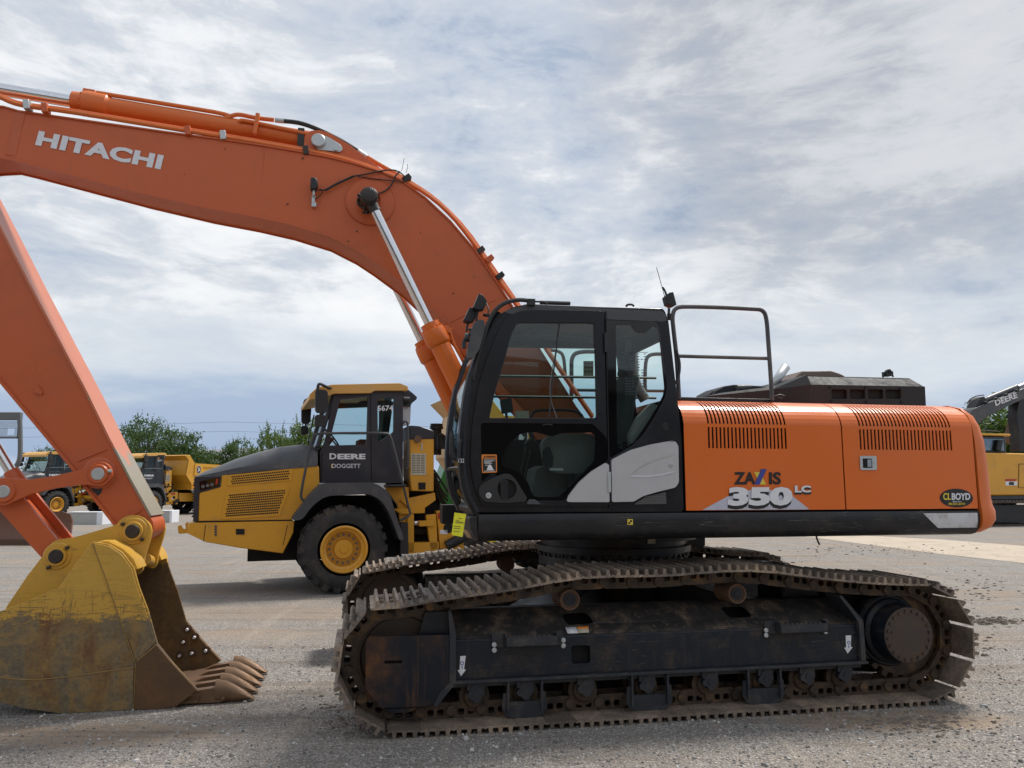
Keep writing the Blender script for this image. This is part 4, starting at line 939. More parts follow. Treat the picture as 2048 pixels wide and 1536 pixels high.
# flanges (thin lips standing proud of the web)
def lip(pts, name, dzz, wid=.016, th=.013):
    for sg in (-1, 1):
        b = MB(); ss = []
        for i, (u, z) in enumerate(pts):
            a = Vector(pts[max(i-1, 0)]); e = Vector(pts[min(i+1, len(pts)-1)]); t = (e-a).normalized(); nn = Vector((-t.y, t.x))*th*dzz
            w = taper(u); y0 = vm+sg*(w-.002); y1 = vm+sg*(w+wid)
            ss.append([Vector((u, y0, z)), Vector((u, y1, z)), Vector((u+nn.x, y1, z+nn.y)), Vector((u+nn.x, y0, z+nn.y))])
        b.loft(ss); b.build(name, 'boom', boom, smooth=20)
lip(top, 'top_flange', 1); lip(bot, 'bottom_flange', -1)
# weld seams
for (a, c) in (((530,292),(515,430)), ((52,222),(30,314)), ((990,600),(886,652))):
    b = MB(); w = taper(on(*a, vb0)[0]); p, q = P3(*a, vm-w), P3(*c, vm-w); b.tube([p+Vector((0,-.001,0)), q+Vector((0,-.001,0))], .0045, n=6, smooth=0); b.build('weld_seam', 'boom', boom)
b = MB(); w = taper(on(40, 270, vb0)[0]); b.plate(PO([(33,222),(51,224),(32,313),(12,309)], vm-w), vm-w-.006, vm-w+.002); b.build('reinforcing_plate', 'armo', boom)
# boss where the boom cylinders attach
cb = P3(741, 402, vm-.25); 
b = MB(); b.lathe([(-.004, .235), (.004, .235), (.008, .228), (.002, .220), (.002, .10), (.06, .09)], cb, (0, -1, 0), 48); b.build('pin_boss', 'boom', boom, smooth=30)
# lettering
vt = lambda u, z: vm-taper(u)-.002
w0 = taper(on(200, 300, vb0)[0]); v_t = vm-w0
lettering('HITACHI', on(70,290,v_t), on(322,341,v_t), on(78,261,v_t), v_t, 'white', 'lettering', boom, bold=.048, depth=.002, face=lambda u, z: vm-taper(u)-.010, spacing=1.05)
# ---- boom cylinders
vcn = 1.17
pa = P3(738, 397, vcn)                              # upper pin, near side
sl = Vector((on(909, 750, vcn)[0]-pa.x, 0, on(909, 750, vcn)[1]-pa.z)).normalized()
hd = P3(862, 646, vcn); Lh = (hd-pa).length
for vv in (vcn, 2*vm-vcn):
    sgn = 1 if vv < vm else -1
    A = Vector((pa.x, vv, pa.z)); Hh = A+sl*Lh
    b = MB(); b.cyl(A+sl*.10, A+sl*(Lh+.9), .047, n=24); rod = b.build('boom_cylinder_rod', 'chrome', EX)
    b = MB(); b.lathe([(-.08, .0), (-.08, .075), (-.075, .082), (.075, .082), (.08, .075), (.08, 0)], A, (0, 1, 0), 28); b.cyl(A, A+sl*.14, .06, .052, n=20); b.build('rod_eye', 'darkpin', rod)
    b = MB(); q = A-Vector((0, sgn*.085, 0)); b.lathe([(-.02, .0), (-.02, .05), (-.01, .068), (0, .07), (.03, .07), (.03, 0)], q, (0, sgn, 0), 18); b.cyl(A, A+Vector((0, sgn*.35, 0)), .052, n=18); b.build('boom_pin', 'darkpin', rod)
    b = MB(); b.lathe([(0, .05), (0, .088), (.055, .088), (.06, .098), (.07, .108), (.11, .112), (.20, .112), (.215, .104), (.23, .092), (1.15, .090), (1.15, 0)], Hh, sl, 32)
    e1 = sl.orthogonal().normalized(); e2 = sl.cross(e1)
    for k in range(14):
        a = 2*math.pi*k/14; c = Hh+sl*.058+(e1*math.cos(a)+e2*math.sin(a))*.092; b.cyl(c-sl*.012, c+sl*.01, .012, n=8)
    b.tube([Hh+sl*.10+Vector((.14, 0, .05)), Hh+sl*.18+Vector((.13, 0, .0)), Hh+sl*.42+Vector((.15, 0, .0)), Hh+sl*.55+Vector((.12, 0, .0)), Hh+sl*.95+Vector((.11, 0, 0))], .016, n=8)
    b.obox(Hh+sl*.10+Vector((.12, 0, .04)), (.08, .06, .05), (0, .5, 0))
    b.build('boom_cylinder', 'orange', EX)
# grease under the pin
b = MB(); random.seed(5)
for k in range(26):
    a = random.uniform(2.6, 5.2); r_ = random.uniform(.085, .125); c = pa+Vector((math.cos(a)*r_*.8, random.uniform(.05, .10), math.sin(a)*r_)); b.lathe([(-.02, 0), (-.012, .014), (.004, .018), (.014, .010), (.018, 0)], c, (0, 1, 0), 7)
b.build('grease', 'darkpin', EX)
# ---- arm cylinder above the boom
va = vm
p0, p1 = P3(146, 203, va), P3(618, 281, va); d = (p1-p0).normalized()
p0b = P3(180, 200, va)
R_ = .090
b = MB(); b.lathe([(-.0, .05), (0, .092), (.09, .095), (.095, .112), (.13, .118), (.30, .114), (.315, R_+.008), (.34, R_), ((p1-p0).length, R_), ((p1-p0).length+.01, .0)], p0, d, 32)
up = Vector((-d.z, 0, d.x))
b.obox(p0+d*.13+up*.10, (.10, .08, .06), (0, -math.atan2(d.z, d.x), 0))
for k in range(12):
    a = 2*math.pi*k/12; c = p0+d*.10+(up*math.cos(a)+Vector((0, 1, 0))*math.sin(a))*.108; b.cyl(c-d*.014, c, .011, n=8)
b.build('arm_cylinder', 'cw', EX)
b = MB(); b.tube([p0+d*.2+up*.105+Vector((0,-.04,0)), p0+d*.9+up*.104+Vector((0,-.05,0)), p0+d*1.45+up*.10+Vector((0,-.06,0))]+[P3(a, c, va-.06) for a, c in [(440,240),(462,232),(478,228),(510,236),(548,240)]], .021, n=8, smooth=2)
b.tube([P3(a, c, va-.1) for a, c in [(478,243),(482,240),(500,243),(560,256),(615,268)]], .019, n=8); b.obox(P3(513,248,va-.12), (.035,.05,.20), (0,.1,0)); b.build('cylinder_pipe', 'cw', EX)
b = MB(); b.cyl(p0-d*1.6, p0+d*.05, .058, n=26); rod = b.build('arm_cylinder_rod', 'chrome', EX)
b = MB(); q = Vector((0, .10, 0)); b.cyl(P3(-150,152,va+.12), P3(150,210,va+.12), .028, n=12); b.build('rod_side_pipe', 'boom', EX)
b = MB(); b.tube([P3(a, c, va-.10) for a, c in [(566,242),(600,245),(640,260),(690,285),(722,306)]], .021, n=10, smooth=2); b.build('hydraulic_hose', 'plastic', EX)
for (a, c) in (((550,240),(568,242)), ((716,302),(734,314))):
    b = MB(); b.cyl(P3(*a, va-.10), P3(*c, va-.10), .024, n=10); b.build('hose_fitting', 'zinc', EX)
# bracket with the silver pin
br = rpoly(PO([(607,300),(610,272),(622,263),(640,262),(660,268),(700,292),(770,345),(700,330),(640,312)], va-.13), .02)
b = MB(); b.plate(br, va-.15, va-.12); b.plate(br, va+.12, va+.15); bk = b.build('cylinder_bracket', 'boom', boom, bev=.004)
pc = P3(637, 284, va-.155); b = MB(); b.lathe([(0, .065), (.045, .065), (.052, .058), (.052, 0)], pc, (0, -1, 0), 28); b.cyl(pc, pc+Vector((0, .33, 0)), .05, n=20); b.build('cylinder_pin', 'zinc', bk)
b = MB(); b.plate(rpoly(PO([(634,300),(628,280),(645,270),(660,277),(682,291),(686,300),(680,305)], va-.155), .02), va-.168, va-.152); b.build('pin_keeper', 'zinc', bk, bev=.003)
c = P3(672, 299, va-.168); b = MB(); b.cyl(c, c+Vector((0, -.02, 0)), .020, n=6); b.build('keeper_bolt', 'zinc', bk)
b = MB(); b.box((P3(604,270,va).x-.03, va-.11, on(604,300,va)[1]), (P3(604,270,va).x+.03, va+.11, on(604,266,va)[1])); b.build('cylinder_head_end', 'darkpin', bk)
# pipes along the boom
pp = [(-60,188),(-20,190),(0,194),(25,206),(55,213),(130,222),(240,240),(350,258),(480,279),(600,300),(660,311),(710,325),(750,340),(790,354),(830,373),(870,400),(905,433),(932,466),(960,505),(985,543),(1010,578),(1035,613),(1070,665),(1130,755),(1185,835)]
for k, (vo_, dy) in enumerate(((-.205, 0), (-.15, -3))):
    b = MB(); b.tube([P3(a, c+dy, vm+vo_) for a, c in pp], .021, n=8, smooth=1); b.build('boom_pipe', 'cw', EX)
b = MB(); b.tube([P3(a, c, va-.10) for a, c in [(732,313),(760,330),(800,352),(840,377),(885,410),(930,456),(975,520),(1030,600),(1100,700)]], .021, n=8, smooth=1); b.build('boom_pipe', 'cw', EX)
for (x, y, m_) in ((56,210,'zinc'),(92,217,'boom'),(377,262,'boom'),(447,271,'zinc'),(612,301,'darkpin'),(813,356,'plastic'),(960,500,'darkpin'),(978,517,'boom'),(999,551,'plastic')):
    b = MB(); c = P3(x, y+2, vm-.2); b.obox(c, (.05, .09, .085), (0, -.15 if x < 700 else .9, 0)); b.build('pipe_clamp', m_, EX, bev=.004)
# work lamp and its wiring on the boom
wl = P3(628, 370, vm-.30)
b = MB(); R0 = [(-.030, -.055), (.020, -.055), (.034, -.03), (.034, .03), (.018, .055), (-.030, .055)]
b.plate([(wl.x+x, wl.z+z) for x, z in R0], vm-.35, vm-.26); lo = b.build('boom_work_lamp', 'plastic', EX, bev=.01)
b = MB(); b.cyl(wl+Vector((0, 0, -.05)), wl+Vector((0, 0, -.10)), .012, n=8); b.box((wl.x-.022, vm-.27, wl.z-.105), (wl.x+.018, vm-.255, wl.z-.095)); b.box((wl.x-.018, vm-.27, wl.z-.16), (wl.x+.010, vm-.262, wl.z-.10)); b.box((wl.x-.018, vm-.27, wl.z-.195), (wl.x+.024, vm-.249, wl.z-.155)); b.build('lamp_bracket', 'zinc', lo)
b = MB(); vw = vm-.262
b.tube([P3(a, c, vw) for a, c in [(637,380),(650,381),(665,372),(690,361),(708,352),(730,349),(760,342),(785,339),(800,344),(810,353)]], .007, n=6)
b.tube([P3(a, c, vw-.006) for a, c in [(650,381),(672,368),(706,353)]], .011, n=6); b.tube([P3(a, c, vw) for a, c in [(706,351),(740,357),(790,362),(815,364)]], .005, n=5)
b.tube([P3(a, c, vw-.01) for a, c in [(757,387),(772,382),(785,368),(790,352),(800,343)]], .007, n=6)
b.tube([P3(a, c, vw) for a, c in [(630,398),(640,392),(647,382),(640,378)]], .004, n=5)
b.tube([P3(803,342,vw), P3(807,325,vw), P3(808,317,vw)], .003, n=4); b.tube([P3(812,346,vw), P3(816,333,vw), P3(814,328,vw)], .003, n=4); b.tube([P3(678,368,vw), P3(679,362,vw), P3(677,359,vw)], .003, n=4)
b.build('lamp_cable', 'plastic', EX)
# ---- arm
vr0, vr1 = 1.42, 1.82
arm_poly = PO([(301,1034),(293,1047),(268,1080),(244,1072),(233,1049),(167,970),(152,945),(15,780),(-60,690),(-165,530),(-215,400),(-240,240),(-230,110),(-190,90),(-150,105),(-120,230),(-60,340),(0,457),(58,570),(120,688),(174,790),(219,884),(260,963)], vr0)
ar = rpoly(arm_poly, .03)
b = MB(); b.plate(ar, vr0, vr1); arm = b.build('arm', 'armo', EX, bev=.006)
# front wear plate (sunlit face towards the bucket) and inner flanges
fr = PO([(303,1032),(260,955),(219,876),(174,784),(120,682),(58,564),(0,450),(-60,334)], vr0)
b = MB(); ss = []
for u, z in fr: ss.append([Vector((u-.012, vr0-.014, z-.004)), Vector((u+.004, vr0-.014, z+.004)), Vector((u+.004, vr1+.014, z+.004)), Vector((u-.012, vr1+.014, z-.004))])
b.loft(ss[::-1]); b.build('arm_top_plate', 'armw', arm)
lf = PO([(232,1052),(199,1010),(167,970),(152,945),(80,858),(15,780),(-60,690),(-150,560)], vr0)
b = MB(); ss = []
for u, z in lf: ss.append([Vector((u-.006, vr0-.020, z-.006)), Vector((u+.016, vr0-.020, z+.006)), Vector((u+.016, vr0+.004, z+.006)), Vector((u-.006, vr0+.004, z-.006))])
b.loft(ss); b.build('arm_bottom_flange', 'armo', arm)
for (a, c) in (((155,922),(214,898)), ((231,1050),(283,1020))):
    b = MB(); b.tube([P3(*a, vr0-.001), P3(*c, vr0-.001)], .010, n=6, smooth=0); b.build('weld_seam', 'armo', arm)
c = P3(77, 782, vr0); b = MB(); b.plate(rpoly(PO([(69,772),(76,770),(87,785),(84,790),(70,786)], vr0), .006), vr0-.02, vr0+.001); b.build('mounting_boss', 'armo', arm, bev=.004)
b = MB(); q = PO([(181,968),(206,967),(203,985),(196,992),(184,980)], vr0); b.plate(q, vr0-.003, vr0+.001); b.build('grease_patch', 'darkpin', arm)
b = MB(); c = P3(198, 946, vr0); b.lathe([(0, .135), (.004, .135), (.010, .125), (.012, .10), (.012, 0)], c+Vector((0,.002,0)), (0, -1, 0), 40); b.build('pin_boss', 'armo', arm)
# end boss in the bucket hinge
ce = P3(268, 1062, vr0); b = MB(); b.cyl((ce.x+.03, vr0+.002, ce.z+.03), (ce.x+.03, vr1-.002, ce.z+.03), .125, n=30); b.build('arm_end_boss', 'armo', arm)
# links
def pinned(name, mat, pts, va_, vb_, par=EX, bev=.006, r=.03):
    b = MB(); b.plate(rpoly(pts, r), va_, vb_); return b.build(name, mat, par, bev=bev)
for (va_, vb_) in ((1.335, 1.385), (1.855, 1.905)):
    b = MB(); A = on(197, 948, va_); B = on(8, 983, va_)
    a_ = Vector(A); b_ = Vector(B); d_ = (b_-a_).normalized(); nn = Vector((-d_.y, d_.x))
    pts = []
    for k in range(13):
        t = -math.pi/2+math.pi*k/12; pts.append(tuple(a_+nn*math.sin(t)*.105-d_*math.cos(t)*.105))
    pts += [tuple(a_+d_*.14+nn*.062), tuple(a_+d_*.35+nn*.052), tuple(b_-d_*.20+nn*.06)]
    for k in range(13):
        t = math.pi/2-math.pi*k/12; pts.append(tuple(b_+nn*math.sin(t)*.115+d_*math.cos(t)*.115))
    pts += [tuple(b_-d_*.20-nn*.06), tuple(a_+d_*.35-nn*.052), tuple(a_+d_*.14-nn*.062)]
    b.plate(pts, va_, vb_); lk = b.build('side_link', 'armo', EX, bev=.006)
    for q_, rr in ((A, .075), (B, .085)):
        b = MB(); c = Vector((q_[0], va_, q_[1])); b.lathe([(0, rr+.01), (.018, rr), (.018, .052), (0, .052)], c, (0, -1, 0), 30); bo = b.build('link_boss', 'armo', lk)
        b = MB(); b.lathe([(-.08, .052), (.020, .052), (.024, .047), (.024, 0)], c, (0, -1, 0), 26); b.build('link_pin', 'zinc', lk)
    c = P3(216, 942, va_-.01); b = MB(); b.cyl(c, c+Vector((.03, 0, 0)), .014, n=10); b.cyl(c-Vector((.10, 0, .01)), c-Vector((.125, 0, .01)), .012, n=8); b.build('pin_bolt', 'zinc', lk)
cA, cC = P3(9, 983, 1.5), P3(118, 1112, 1.5)
b = MB(); dd = Vector((cC.x-cA.x, 0, cC.z-cA.z)); dn = dd.normalized(); pn = Vector((-dn.z, 0, dn.x))
for (va_, vb_) in ((1.43, 1.475), (1.765, 1.81)):
    q = [cA+pn*.085-dn*.03, cA+pn*.10+dn*.1, cC+pn*.09-dn*.1, cC+pn*.075+dn*.05, cC-pn*.075+dn*.05, cC-pn*.09-dn*.1, cA-pn*.10+dn*.1, cA-pn*.085-dn*.03]
    b.plate([(k.x, k.z) for k in q], va_, vb_)
q = [cA+pn*.03+dn*.12, cC+pn*.03-dn*.06, cC-pn*.03-dn*.06, cA-pn*.03+dn*.12]; b.plate([(k.x, k.z) for k in q], 1.475, 1.765)
b.cyl((cA.x, 1.385, cA.z), (cA.x, 1.855, cA.z), .08, n=24); b.cyl((cC.x, 1.43, cC.z), (cC.x, 1.81, cC.z), .09, n=24)
b.build('bucket_link', 'armo', EX, bev=.006)
b = MB(); r0, r1 = P3(34, 963, vm), P3(-60, 806, vm); b.cyl(r0, r0+(r1-r0)*3.0, .045, n=24); b.build('bucket_cylinder_rod', 'chrome', EX)
b = MB(); b.cyl(P3(42, 974, vm), P3(22, 942, vm), .075, .062, n=20); b.build('rod_end', 'armo', EX)
# ---- bucket
vk0, vk1 = 1.10, 2.12
bk_root = MB()
shell = [(188,1086),(146,1138),(120,1175),(56,1203),(0,1225),(-40,1254),(-74,1310),(-72,1357),(-35,1385),(0,1398),(56,1412),(126,1424),(190,1426),(252,1423),(333,1418),(395,1405)]
sh = PO(shell, vk0)
sh = [(u, max(z, .012)) for u, z in sh]
inner = []
for i, (u, z) in enumerate(sh):
    a = Vector(sh[max(i-1, 0)]); e = Vector(sh[min(i+1, len(sh)-1)]); t = (e-a).normalized(); nn = Vector((-t.y, t.x)); inner.append((u+nn.x*.025, z+nn.y*.025))
b = MB(); secs = []
for (o, i_) in zip(sh, inner): secs.append([Vector((o[0], vk0, o[1])), Vector((o[0], vk1, o[1])), Vector((i_[0], vk1, i_[1])), Vector((i_[0], vk0, i_[1]))])
b.loft(secs); buck = b.build('bucket', 'bucket_in', EX, smooth=40)
sp = [(186,1083),(146,1137),(120,1174),(56,1202),(0,1223),(-40,1252),(-76,1310),(-74,1358),(-35,1388),(0,1401),(56,1414),(126,1426),(190,1428),(252,1425),(333,1420),(350,1412),(396,1378),(350,1328),(316,1286),(297,1218),(280,1174),(269,1134),(246,1104),(220,1088)]
side_b = [(u, max(z, .006)) for u, z in PO(sp, vk0)]
for (va_, vb_, mt_) in ((vk0-.022, vk0+.004, 'bucket'), (vk1-.004, vk1+.022, 'bucket_in')):
    b = MB(); b.plate(side_b, va_, vb_); spn = b.build('side_plate', mt_, buck, bev=.006)
    s_ = -1 if va_ < 1.5 else 1
    vo_ = va_ if s_ < 0 else vb_
    # raised front strip, ridge and lower wear plate
    b = MB(); b.plate(PO([(190,1086),(222,1092),(245,1108),(266,1137),(277,1176),(294,1220),(313,1284),(279,1318),(272,1318),(262,1285),(232,1215),(205,1140)], vk0), min(vo_, vo_+s_*.012), max(vo_, vo_+s_*.012)); b.build('side_strip', mt_, buck, bev=.004)
    b = MB(); b.plate([(u, max(z, .004)) for u, z in PO([(-74,1320),(-30,1345),(18,1348),(60,1356),(100,1358),(150,1350),(270,1333),(269,1424),(190,1428),(126,1427),(56,1415),(0,1402),(-35,1389),(-76,1358)], vk0)], min(vo_, vo_+s_*.014), max(vo_, vo_+s_*.014)); b.build('lower_wear_plate', mt_, buck, bev=.004)
    b = MB(); b.plate([(u, max(z, .003)) for u, z in PO([(275,1322),(316,1287),(350,1328),(396,1378),(352,1413),(333,1421),(271,1424),(275,1333)], vk0)], min(vo_, vo_+s_*.024), max(vo_, vo_+s_*.024)); scu = b.build('side_cutter', 'rustbrown', buck, bev=.004)
    for (x, y) in ((311,1310),(328,1328),(302,1339),(322,1365),(354,1359),(293,1371)):
        c = P3(x, y, vo_) if s_ < 0 else Vector((on(x, y, vk0)[0], vo_, on(x, y, vk0)[1]))
        b = MB(); b.lathe([(.020, .016), (.027, .016), (.027, .008), (.022, 0)], c, (0, s_, 0), 12); b.build('cutter_bolt', 'rust', scu)
        if s_ > 0:
            b = MB(); c2 = Vector((c.x+.03, vk1-.004, c.z+.02)); b.lathe([(0, .040), (.004, .038), (.004, .020), (.018, .020), (.024, 0)], c2, (0, -1, 0), 14); b.build('cutter_bolt', 'rust', scu)
            b = MB(); b.lathe([(.018, .013), (.05, .012), (.05, 0)], c2, (0, -1, 0), 10); b.build('bolt_end', 'white', scu)
b = MB(); b.tube([Vector((P3(x, y, vk0).x, vk0-.034, P3(x, y, vk0).z)) for x, y in [(-74,1322),(-30,1346),(30,1357),(80,1358),(150,1350),(271,1333)]], .006, n=6); b.build('weld_seam', 'weld', buck)
b = MB(); b.tube([Vector((P3(x, y, vk0).x, vk0-.032, P3(x, y, vk0).z)) for x, y in [(188,1086),(212,1150),(240,1230),(272,1322)]], .005, n=6, smooth=0); b.tube([Vector((P3(x, y, vk0).x, vk0-.040, P3(x, y, vk0).z)) for x, y in [(274,1324),(270,1423)]], .005, n=6, smooth=0); b.tube([Vector((P3(x, y, vk0).x, vk0-.045, P3(x, y, vk0).z)) for x, y in [(277,1320),(316,1287)]], .006, n=6, smooth=0); b.build('weld_seam', 'weld', buck)
# lip
lu0, lz0 = on(333, 1420, vk0); lu1, lz1 = on(398, 1404, vk0)
b = MB(); b.loft([[Vector((lu0-.3, v, .012)), Vector((lu1, v, .045)), Vector((lu1, v, .085)), Vector((lu0-.3, v, .05))] for v in (vk0, vk1)]); b.build('cutting_lip', 'rust', buck)
# ears
ear = [(11,1218),(56,1151),(92,1104),(99,1090),(112,1080),(151,1074),(200,1060),(232,1050),(243,1038),(256,1031),(274,1030),(290,1037),(301,1050),(304,1062),(300,1081),(290,1112),(286,1140),(278,1150),(262,1140),(240,1150),(150,1220),(60,1235)]
for (va_, vb_) in ((vr0-.050, vr0-.008), (vr1+.008, vr1+.050)):
    b = MB(); b.plate(rpoly(PO(ear, 1.38), .02), va_, vb_); eo = b.build('hinge_plate', 'ear', buck, bev=.007)
    for (x, y, r_) in ((268,1062,.082), (116,1112,.078)):
        c = P3(x, y, 1.38); c.y = va_
        b = MB(); b.lathe([(0, r_+.035), (.010, r_+.025), (.010, r_), (.035, r_-.004), (.035, .055), (.0, .055)], c, (0, -1, 0), 32); b.build('pin_collar', 'ear', eo)
        b = MB(); b.lathe([(-.10, .058), (.040, .058), (.048, .050), (.046, .02), (.050, 0)], c, (0, -1, 0), 24); b.build('bucket_pin', 'darkpin', eo)
        for dx, dz_ in ((-.085, .055), (.075, -.075)) if x > 200 else ((.075, .065), (-.055, -.095)):
            b = MB(); b.cyl(c+Vector((dx-.012, -.022, dz_)), c+Vector((dx+.014, -.022, dz_+.01)), .014, n=8); b.build('pin_bolt', 'darkpin', eo)
# top cover plate between ears and side
b = MB(); tp = PO([(196,1083),(215,1083),(245,1098),(266,1118),(275,1138),(270,1140),(260,1122),(240,1103),(215,1089)], vk0)
b.plate(tp, vk0+.01, vr0-.05); b.build('top_plate', 'ear', buck)
b = MB(); b.plate(tp, vr1+.05, vk1-.01); b.build('top_plate', 'ear', buck)
b = MB(); b.tube([P3(290,1118,1.5), P3(300,1122,1.85)], .05, n=12); b.build('wrap_tube', 'ear', buck)
# teeth
for k, v in enumerate((1.16, 1.385, 1.61, 1.835, 2.06)):
    ad = [(q[0], max(q[1], .012)) for q in PO([(327,1413),(350,1396),(387,1380),(425,1374),(447,1375),(452,1392),(446,1412),(400,1417),(333,1418)], 1.16)]
    b = MB(); ss = []
    b.plate(rpoly(ad, .012), v-.045, v+.045, v0f=lambda u, z: v-.035-.02*min(1, max(0, (ad[0][0]+.55-u))), v1f=lambda u, z: v+.035+.02*min(1, max(0, (ad[0][0]+.55-u))))
    ao = b.build('tooth_adapter', 'tooth', buck, bev=.012)
    cs = [(432,1373,1415,.058),(452,1375,1414,.056),(470,1381,1411,.048),(490,1388,1406,.038),(505,1394,1401,.030),(509,1396.5,1399,.026)]
    ss = []
    for (x, ya, yb, w) in cs:
        a_, b_2 = on(x, ya, 1.16), on(x, yb, 1.16)
        m_ = (a_[1]+b_2[1])/2; h = (a_[1]-b_2[1])/2
        m_ = max(m_, .012+h)
        ss.append([Vector((a_[0], v+w*math.cos(t*math.pi/6+.26), m_+h*1.1*math.sin(t*math.pi/6+.26))) for t in range(12)])
    ss = [[Vector((q.x, v+(q.y-v)*(1.12 if abs(q.z-sum(w.z for w in S)/12) < .012 else 1.0), q.z)) for q in S] for S in ss]
    b = MB(); b.loft(ss); c = P3(448, 1401, 1.16); b.cyl((c.x, v-.066, max(c.z, .05)), (c.x, v+.066, max(c.z, .05)), .014, n=12)
    b.build('bucket_tooth', 'tooth', ao, smooth=28)

for (x, y, r_) in ((576,411,.012),(606,320,.010),(714,466,.009),(697,486,.008),(451,300,.006),(905,590,.008),(370,350,.006),(840,470,.006)):
    q = on(x, y, v_t); b = MB(); random.seed(x); b.plate([(q[0]+r_*random.uniform(.5,1.3)*math.cos(t*.785), q[1]+r_*random.uniform(.3,1.0)*math.sin(t*.785)) for t in range(8)], vm-taper(q[0])-.009, vm-taper(q[0])+.002); b.build('paint_chip', 'darkpin', boom)
# ================================================================== ARTICULATED DUMP TRUCK
g0 = ground(686, 1189); AY = .33
A_ = Frame(g0.x, g0.y, AY)
AD = thing('dump_truck', 'yellow and dark grey articulated dump truck standing directly behind the orange excavator boom and tracks', 'dump truck', (g0.x, g0.y, 0), AY, 'articulated dump trucks')
aP, aO, a3 = A_.poly, A_.on, A_.p3
TW = 2.75; WR = aO(686, 1098, .1)[1]
def adt_wheel(uc, vo, sg, parent):
    w = .58
    T = MB(); R = WR
    T.lathe([(.02, .47*R/.79), (0, .55*R/.79), (.0, .62*R/.79), (.03, .70*R/.79), (.06, .745*R/.79), (.10, R-.025), (w-.10, R-.025), (w-.06, .745*R/.79), (w-.03, .70*R/.79), (w, .6*R/.79), (w-.03, .47*R/.79)], (uc, vo, R), (0, sg, 0), 44)
    ty = T.build('tyre', 'rubber', parent)
    Lg = MB()
    for k in range(22):
        for half in (0, 1):
            a = 2*math.pi*(k+.5*half)/22
            y = vo+sg*(.055+.13 if half == 0 else w-.055-.13)
            c = Vector((uc+math.cos(a)*(R-.016), y, R+math.sin(a)*(R-.016))); Lg.obox(c, (.036, .27, .115), (0, -a, 0))
            c = Vector((uc+math.cos(a)*(R-.055), vo+sg*(.045 if half == 0 else w-.045), R+math.sin(a)*(R-.055))); Lg.obox(c, (.085, .05, .105), (0, -a, 0))
    Lg.build('tread', 'rubber', ty, bev=0, smooth=0)
    r = .405*R/.79*1.02
    W = MB(); W.lathe([(.035, r), (.0, r+.01), (-.012, r-.01), (-.005, r-.03), (.05, r-.05), (.07, r-.085), (.10, r-.095), (.15, r-.10), (.155, .20), (.15, .165), (.085, .15), (.075, .07), (.06, .06), (.06, 0)], (uc, vo, R), (0, sg, 0), 40)
    ri = W.build('rim', 'deere', parent)
    for k in range(16):
        a = 2*math.pi*k/16; c = Vector((uc+math.cos(a)*.228, vo+sg*.155, R+math.sin(a)*.228)); q = MB(); q.cyl(c, c-Vector((0, sg*.045, 0)), .020, n=6); q.build('wheel_nut', 'greypaint', ri)
    return ty
def wheel(uc, vo, sg): 
    h = MB(); h.cyl((uc, vo+sg*.25, WR), (uc, vo+sg*.7, WR), .18, n=20); h_ = h.build('wheel_hub', 'dark', AD)
    adt_wheel(uc, vo, sg, h_)
wheel(0, 0, 1); wheel(0, TW, -1)
for u in (4.25, 5.95): wheel(u, 0, 1); wheel(u, TW, -1)
vh0, vh1 = .42, TW-.42
# hood side
b = MB(); hs = aP([(398,986),(440,974),(443,951),(540,941),(638,932),(639,965),(628,990),(600,1030),(581,1041),(396,1044)], vh0); b.plate(hs, vh0, vh1)
hb_ = b.build('hood_side', 'deere', AD, bev=.015)
b = MB(); b.tube([a3(397,1043,vh0-.003), a3(581,1040.5,vh0-.003)], .010, n=5, smooth=0); b.build('hood_seam', 'dark', AD)
b = MB(); b.plate(aP([(655,968),(700,967),(700,969),(655,970)], .42), .40, .47); b.build('door_step', 'skirt', AD)
# dark hood top, lofted along its length with rounded shoulders
tops = [(389,951,955),(405,942,954.5),(425,935,953),(470,917,948),(518,903,943),(560,893,939),(608,888,935),(635,893,932)]
b = MB(); secs = []
for x, yt, yb in tops:
    u, zt_ = aO(x, yt, (vh0+vh1)/2-.5); _, zb_ = aO(x, yb, vh0); u = aO(x, yb, vh0)[0]
    ww = vh0-.01 + (.28*(1-min(1, (x-389)/40)))
    zz = [(ww, zb_), (ww, zb_+(zt_-zb_)*.35), (ww+.10, zb_+(zt_-zb_)*.70), (ww+.30, zb_+(zt_-zb_)*.93), (ww+.60, zt_)]
    pts = [Vector((u, v, z)) for v, z in zz]+[Vector((u, TW-v, z)) for v, z in reversed(zz)]
    secs.append(pts)
b.loft(secs); hood2 = b.build('hood', 'dgrey', AD, smooth=40)
# louvre strip on the hood shoulder
for k in range(16):
    x = 478+k*6.5; y = 935-k*.95
    c = a3(x, y, vh0+.04); q = MB(); q.obox(c, (.03, .06, .018), (0, .1, .3)); q.build('louvre', 'dark', hood2) if k % 2 == 0 else None
